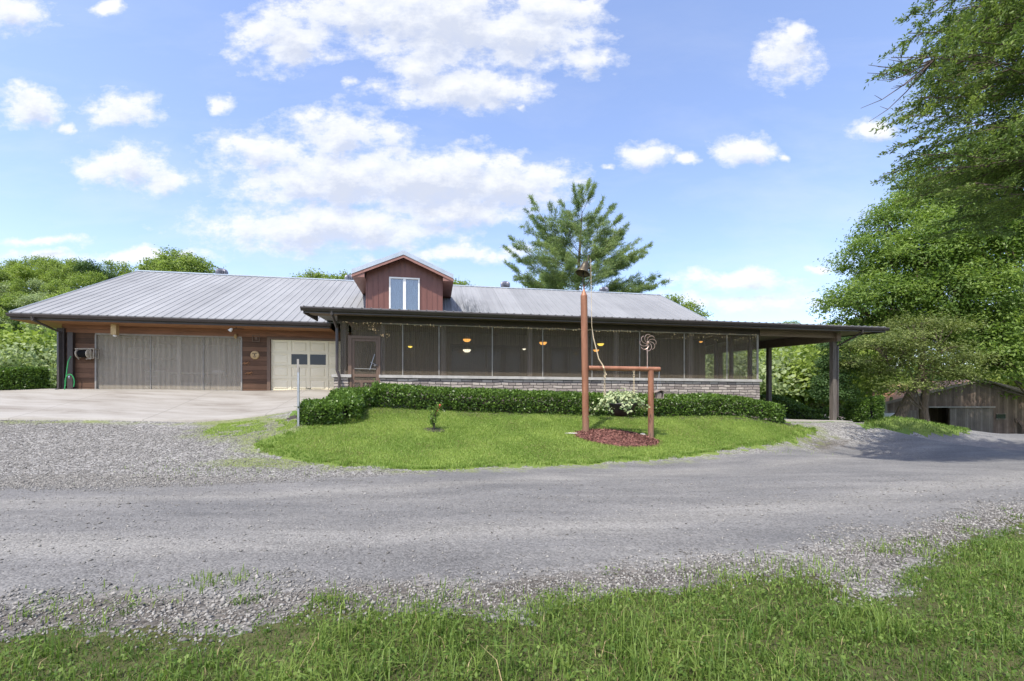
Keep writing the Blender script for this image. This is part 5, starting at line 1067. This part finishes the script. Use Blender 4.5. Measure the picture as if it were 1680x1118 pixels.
# right background thicket, seen through the carport and porch
for x, Y, k, s_ in ((1165,40,'g',.95),(1195,46,'f',1.0),(1225,42,'g',1.0),(1250,50,'g',1.25),(1262,44,'f',.95),(1282,48,'g',1.2),(1300,43,'f',1.05),(1318,52,'f',1.4),(1330,46,'g',1.0),(1290,60,'e',1.0),(1240,62,'e',.9),(1335,62,'b',1.0),(1205,60,'e',.9),(1360,60,'a',1.1),(1390,58,'b',1.0),(1140,55,'e',.8),(1352,40,'f',.9)):
    s_ *= 1.4; X = (x-CX)/F*Y; far_tree(k, X, Y, tz(X,Y)-.3, (s_,s_,s_), 'silvery green bush in the thicket beyond the carport' if k in 'ge' else 'bright green bush in the thicket beyond the carport', 'bushes beyond the carport', rg.uniform(0,6.28), 'bush', 'thicket_bush')
for i in range(75):
    xp = rg.uniform(1150,1420); Y = rg.uniform(130,195); X = (xp-CX)/F*Y; z = hr_(X,Y)
    if z < -4: continue
    k = rg.choice('abbce'); s_ = rg.uniform(.7,1.1); far_tree(k, X, Y, z-.5, (s_,s_,s_*.9), KL[k].replace('left hillside','distant right hill'), 'trees on the distant right hill', rg.uniform(0,6.28))
for i, (x, Y, k, s_) in enumerate(((1440,72,'a',1.1),(1500,75,'d',1.0),(1560,78,'a',1.2),(1630,74,'c',1.1),(1690,72,'a',1.2),(1750,66,'d',1.1),(1720,50,'a',1.0),(1800,46,'c',1.0))):
    X = (x-CX)/F*Y; far_tree(k, X, Y, tz(X,Y)-.3, (s_,s_,s_), 'dim green tree standing behind the barn', 'trees behind the barn', rg.uniform(0,6.28))
# ------------------------------------------------------------------ barn and what stands by it
BY = 50.; bxl, bxr = at(1443,660,BY)[0], 61.5; bzb = -1.75; bze = H+.55; bxa = (bxl+bxr)/2; bza = H+3.15
barn = empty('barn', (bxl,BY,bzb), 0, 'old weathered wooden barn with a rusty sheet roof', 'barn')
Wd = bxr-bxl; he = bze-bzb; ha = bza-bzb; pch = (ha-he)/(Wd/2); zg = lambda x: ha-pch*abs(x-Wd/2)
X = lambda x: (x-CX)/F*BY-bxl
dx0, dx1, dh = X(1523), X(1557), H+(HY-669)/F*BY-bzb
b = MB()
def gp_(s0, s1, z0):
    pts = [(s0,z0),(s1,z0),(s1,zg(s1))]+([(Wd/2,ha)] if s0 < Wd/2 < s1 else [])+[(s0,zg(s0))]; b.prism(pts, 1, 0, .12)
gp_(0, dx0, -.5); gp_(dx0, dx1, dh); gp_(dx1, Wd, -.5)
b.box(0,.12,-.5,.12,16,he); b.box(Wd-.12,.12,-.5,Wd,16,he); b.box(.12,15.88,-.5,Wd-.12,16,he); part(b, 'wall', M['barnwood'], barn)
b = MB()
for sg in (-1,1):
    se = Wd/2+sg*(Wd/2+.6); ze = zg(se)
    q = [(Wd/2,-.5,ha),(se,-.5,ze),(se,16.5,ze),(Wd/2,16.5,ha)]; q = q if sg > 0 else [q[1],q[0],q[3],q[2]]
    b.hexa(q, [(p[0],p[1],p[2]+.09) for p in q])
part(b, 'roof', M['rustroof'], barn)
b = MB()
for sg in (-1,1):
    se = Wd/2+sg*(Wd/2+.6); ze = zg(se); q = [(Wd/2,-.56,ha-.2),(Wd/2,-.503,ha-.2),(se,-.503,ze-.2),(se,-.56,ze-.2)]; b.hexa(q, [(p[0],p[1],p[2]+.28) for p in q])
part(b, 'barge_board', M['greypost'], barn)
sdz = dh-.1; b = MB(); b.box(dx1,-.1,-.3, X(1628),-.03,sdz); part(b, 'sliding_door', M['barndoor'], barn)
b = MB(); b.box(X(1452),-.1,-.3, dx0-.5,-.03,sdz-.2); part(b, 'board_panel', M['barndoor'], barn)
b = MB(); b.box(X(1521),-.22,dh-.02, X(1630),-.102,dh+.13); part(b, 'door_track', M['batten'], barn)
b = MB(); b.box(X(1634),-.05,H+(HY-687)/F*BY-bzb, X(1649),-.01,H+(HY-680)/F*BY-bzb); wn_ = part(b, 'window', M['glass'], barn)
b = MB(); z0, z1 = H+(HY-687)/F*BY-bzb, H+(HY-680)/F*BY-bzb; b.box(X(1633),-.08,z0-.1,X(1650),-.01,z0); b.box(X(1633),-.08,z1,X(1650),-.01,z1+.08); part(b, 'frame', M['barndoor'], wn_)
b = MB(); b.box(X(1447),-.35,-.5,X(1451),-.15,he-.1); part(b, 'corner_post', M['batten'], barn)
b = MB(); b.box(dx0-.2,2.5,-.4,dx1+2,2.6,he); part(b, 'stall_partition', M['boards'], barn)
for k, x in enumerate((1664,1668,1672)):
    px_ = (x-CX)/F*BY; o = empty('leaning_plank', (px_+.5,BY-.9,tz(px_,BY-.9)), 0, 'weathered plank leaning on the barn wall at right, %s' % ('leftmost of three','middle of three','rightmost of three')[k], 'plank', 'planks leaning on the barn')
    b = MB(); L_ = 1.75-.2*k; b.hexa([(0,0,-.1),(.16,0,-.1),(.16,.05,-.1),(0,.05,-.1)], [(-.55,.72,L_),(-.39,.72,L_),(-.39,.76,L_),(-.55,.76,L_)]); b.build('plank', M['barnwood'], o)
# white car half hidden by the bank
cx0, cy0, _ = at(1462,695,45.); cz0 = H-(699-HY)/F*45.-.15; car = empty('parked_car', (cx0,cy0,cz0), math.radians(14), 'white car parked before the barn, mostly hidden by the hedge', 'car')
b = MB(); pf = [(-2.1,.3),(2.1,.3),(2.15,.62),(2.0,.78),(1.2,.92),(.55,1.38),(-.75,1.42),(-1.55,1.0),(-2.1,.92),(-2.15,.6)]; b.prism(pf, 1, -.82, .82); bd = b.build('body', M['carwhite'], car)
mod = bd.modifiers.new('bevel','BEVEL'); mod.width = .08; mod.segments = 2
b = MB(); b.prism([(1.08,.98),(.55,1.32),(-.7,1.36),(-1.35,1.02)], 1, -.83, .83); b.build('side_window', M['glass'], car)
b = MB(); b.add([(1.17,-.7,.95),(1.17,.7,.95),(.6,.66,1.35),(.6,-.66,1.35)], [(0,1,2,3)]); b.build('windscreen', M['glass'], car)
for xx in (-1.3,1.3):
    for yy_ in (-.8,.66): b = MB(); b.lathe([(0,0),(.2,0),(.31,.02),(.31,.13),(0,.14)], (xx,yy_,.31), 20, 0, Matrix.Rotation(math.radians(-90),3,'X')); b.build('wheel', M['rubber'], car)
#SPLIT4
# ------------------------------------------------------------------ grass and loose stone
def sample_poly(poly, n, rg):
    lo, hi = poly.min(0), poly.max(0); out = np.zeros((0,2))
    while len(out) < n:
        p = rg.uniform(lo, hi, (n*2,2)); p = p[inside(poly, p[:,0], p[:,1])]; out = np.vstack([out,p])
    return out[:n]
def blades(name, XY, h, w, tint, mat, bend=.5, rg=R):
    n = len(XY); z = terrain(XY[:,0],XY[:,1])+.05*(fbm(XY[:,0]*.7,XY[:,1]*.7,3)-.5)+.018*(fbm(XY[:,0]*4,XY[:,1]*4,5)-.5)-.006
    a = rg.uniform(0,2*math.pi,n); d = np.stack([np.cos(a),np.sin(a),0*a],-1); sd = np.stack([-np.sin(a),np.cos(a),0*a],-1); bn = np.abs(rg.normal(0,bend,n))
    P = np.stack([XY[:,0],XY[:,1],z],-1); h = h[:,None]; w = w[:,None]; bn = bn[:,None]
    m1 = P+d*h*bn*.25+np.array([0,0,1])*h*.55; t_ = P+d*h*bn+np.array([0,0,1])*h*np.clip(1-.35*bn**1.5,.15,1)
    V = np.stack([P-sd*w*.5,P+sd*w*.5,m1+sd*w*.42,m1-sd*w*.42,t_],1).reshape(-1,3); k = np.arange(n)*5
    Q = np.stack([k,k+1,k+2,k+3],-1); T3 = np.stack([k+3,k+2,k+4,k+4],-1)
    me = bpy.data.meshes.new(name); me.vertices.add(5*n); me.vertices.foreach_set('co', V.astype(np.float32).ravel())
    li_ = np.concatenate([Q.ravel(), T3[:,:3].ravel()]).astype(np.int32); me.loops.add(len(li_)); me.loops.foreach_set('vertex_index', li_)
    me.polygons.add(2*n); me.polygons.foreach_set('loop_start', np.concatenate([np.arange(n)*4, 4*n+np.arange(n)*3]).astype(np.int32)); me.update(calc_edges=True)
    at_ = me.attributes.new('tint','FLOAT','FACE'); at_.data.foreach_set('value', np.concatenate([tint,tint]).astype(np.float32))
    return tag(link(name, me, M[mat]), kind='stuff')
rg = np.random.default_rng(77)
# lawn
p = sample_poly(lawn, 230000, rg); mm = np.hypot((p[:,0]-mcx)/1.2,(p[:,1]-mcy)/.68) > 1; p = p[mm]; ed = sdist(lawn,p[:,0],p[:,1]); kp_ = rg.uniform(0,1,len(p)) < np.clip(.25+ed/.5+.8*(fbm(p[:,0]*2.5,p[:,1]*2.5,44)-.5),.05,1); p = p[kp_]; ed = ed[kp_]
p = p+np.stack([fbm(p[:,0]*3,p[:,1]*3,41)-.5, fbm(p[:,0]*3,p[:,1]*3,42)-.5],-1)*.5*(ed < .4)[:,None]
nz = fbm(p[:,0]*1.3,p[:,1]*1.3,43); n = len(p)
blades('lawn_grass', p, rg.uniform(.035,.075,n)*(.7+.6*nz)+(ed < .35)*rg.uniform(0,.03,n), rg.uniform(.007,.013,n), np.clip(.1+1.1*(nz-.2)-.35*(ed < .3)+.25*(fbm(p[:,0]*.4,p[:,1]*.6,45)-.5)+rg.normal(0,.22,n),0,1), 'lawn', .6, rg)
k = rg.uniform(0,1,len(p)) < .15*np.clip(3*(fbm(p[:,0]*1.1,p[:,1]*1.1,46)-.35),.1,1.6); M['straw'] = leafmat('dry_straw', (.2,.15,.07), (.38,.31,.16), .2); blades('lawn_thatch', p[k], rg.uniform(.03,.07,k.sum()), rg.uniform(.006,.01,k.sum()), rg.uniform(0,1,k.sum()), 'straw', .9, rg)
p2 = sample_poly(green_strip, 9000, rg); p2 = p2[fbm(p2[:,0]*3,p2[:,1]*3,21) > .45]; n = len(p2); blades('strip_grass', p2, rg.uniform(.03,.07,n), rg.uniform(.007,.012,n), rg.uniform(.3,1,n), 'lawn', .7, rg)
p2 = sample_poly(bank, 40000, rg); n = len(p2); blades('bank_grass', p2, rg.uniform(.06,.16,n), rg.uniform(.014,.026,n), rg.uniform(0,.9,n), 'grass', .6, rg)
# verge close to the camera: dense, uneven tufts
vis = verge.copy(); q = rg.uniform([-5,1.7],[8.5,6.6],(520000,2)); q = q[(np.abs(q[:,0]) < q[:,1]*1.2+.3)]
sdv = sdist(verge, q[:,0], q[:,1]); nz = fbm(q[:,0]*2.3,q[:,1]*2.3,51); n3 = fbm(q[:,0]*7,q[:,1]*7,52)
pr = np.clip((sdv+1.1*(nz-.5)+.6*(n3-.5))/.3,0,1)*np.clip(.3+2.2*(nz-.4)+1.6*(n3-.45),.07,1)*np.clip(1.25-.12*q[:,1],.35,1)
sdv_all = sdv.copy(); tuft = (sdv > -.5) & (n3 > .74); pr = np.maximum(pr, tuft*.5)
p = q[rg.uniform(0,1,len(q)) < pr*.62]; n = len(p); nz = fbm(p[:,0]*2.3,p[:,1]*2.3,51); sdv = sdist(verge,p[:,0],p[:,1])
hh = rg.gamma(4,.25,n)*(.02+.03*np.clip(nz*1.3,0,1)+.075*np.clip((fbm(p[:,0]*5,p[:,1]*5,53)-.4)*2.2,0,1))*np.clip(.75+.5*sdv,.6,1.15)
q2 = q[(sdv_all > .02)]; q2 = q2[rg.uniform(0,1,len(q2)) < .62]; m2 = len(q2); blades('verge_undergrass', q2, rg.uniform(.012,.04,m2), rg.uniform(.003,.006,m2), np.clip(.1+.5*fbm(q2[:,0]*2.3,q2[:,1]*2.3,51)+rg.normal(0,.15,m2),0,1), 'grass', .9, rg)
dry = rg.uniform(0,1,n) < .06
blades('verge_grass', p[~dry], hh[~dry], rg.uniform(.003,.0075,(~dry).sum()), np.clip(-.05+.7*nz[~dry]+.75*(fbm(p[~dry,0]*4,p[~dry,1]*4,54)-.35)+rg.normal(0,.18,(~dry).sum()),0,1), 'grass', .85, rg)
blades('dry_grass', p[dry], hh[dry]*.8, rg.uniform(.003,.006,dry.sum()), rg.uniform(0,1,dry.sum()), 'straw', .95, rg)
# clover-like broad leaves low in the verge
q = p[rg.choice(n, 9000)]; z = terrain(q[:,0],q[:,1])+rg.uniform(.01,.07,9000); C = np.stack([q[:,0],q[:,1],z],-1)+rg.normal(0,.015,(9000,3)); Nn = unit(rg.normal(0,.4,(9000,3))+[0,0,1])
tag(link('verge_clover', leaves('clover', C, Nn, rg.normal(0,1,(9000,3)), rg.uniform(.012,.03,9000), rg.uniform(.01,.022,9000), rg.uniform(0,.7,9000)), M['grass']), kind='stuff')
# sprigs of grass in the gravel
c = []
for x, y, m_, sp_ in ((365,955,130,.16),(945,990,160,.2),(870,1000,160,.22),(1450,905,60,.07),(1320,935,240,.3),(1310,955,260,.3),(1180,945,120,.2),(150,1000,160,.3),(1500,900,180,.3),(1560,905,220,.35),(330,775,150,.6),(400,762,260,.9),(460,770,160,.7),(1280,740,120,.7),(700,985,90,.3)):
    o = gp(x,y); c.append(rg.normal(0,1,(m_,2))*[sp_,sp_*.6]+o[:2])
p = np.vstack(c); n = len(p); blades('gravel_sprigs', p, rg.uniform(.03,.1,n), rg.uniform(.004,.008,n), rg.uniform(.3,1,n), 'grass', .8, rg)
# loose limestone: low faceted chips, dense along the near road edge and thinner elsewhere
def stones(name, XY, sz):
    n = len(XY); base = unit(np.array([[1,0,0],[-.5,.87,0],[-.5,-.87,0],[.1,.1,.8],[0,0,-.7]],float)); z = terrain(XY[:,0],XY[:,1])+.05*(fbm(XY[:,0]*.7,XY[:,1]*.7,3)-.5)+.018*(fbm(XY[:,0]*4,XY[:,1]*4,5)-.5)
    a = rg.uniform(0,6.28,n); ca, sa = np.cos(a), np.sin(a); V = base[None]*(1+rg.uniform(-.35,.35,(n,5,3))); V = V*sz[:,None,None]*np.stack([rg.uniform(.8,1.4,n),rg.uniform(.6,1,n),rg.uniform(.4,.8,n)],-1)[:,None,:]
    X = V[...,0]*ca[:,None]-V[...,1]*sa[:,None]; Y = V[...,0]*sa[:,None]+V[...,1]*ca[:,None]; V = np.stack([X+XY[:,0,None],Y+XY[:,1,None],V[...,2]+(z+sz*.22)[:,None]],-1).reshape(-1,3)
    f = np.array([[0,1,3],[1,2,3],[2,0,3],[1,0,4],[2,1,4],[0,2,4]]); Fc = (f[None]+(np.arange(n)*5)[:,None,None]).reshape(-1,3)
    tag(link(name, npmesh(name, V, Fc, {'tint': ('FACE', np.repeat(np.clip(rg.beta(1.7,1.6,n),0,1),6))}), M['stonechip']), kind='stuff')
q = rg.uniform([-9,2.2],[11,8.5],(420000,2)); q = q[np.abs(q[:,0]) < q[:,1]*1.2+.3]; rdq = sdist(road,q[:,0],q[:,1]); vdq = sdist(verge,q[:,0],q[:,1]); nz = fbm(q[:,0]*1.6,q[:,1]*1.6,61)
pr = np.clip(.7-rdq/.6+1.2*(nz-.5),.03,1)*np.clip(.6-vdq*3,0,1)*(q[:,1] < 8.4); q = q[rg.uniform(0,1,len(q)) < pr*.8]
stones('gravel_stones', q, rg.gamma(4,.25,len(q))*.0085+.002)
q = rg.uniform([-16,7.2],[-1,13],(120000,2)); q = q[(sdist(road,q[:,0],q[:,1]) < .1) & inside(gravel_area,q[:,0],q[:,1]) & (sdist(lawn,q[:,0],q[:,1]) < -.05)]; q = q[rg.uniform(0,1,len(q)) < .55]
stones('drive_stones', q, rg.gamma(4,.25,len(q))*.009+.003)
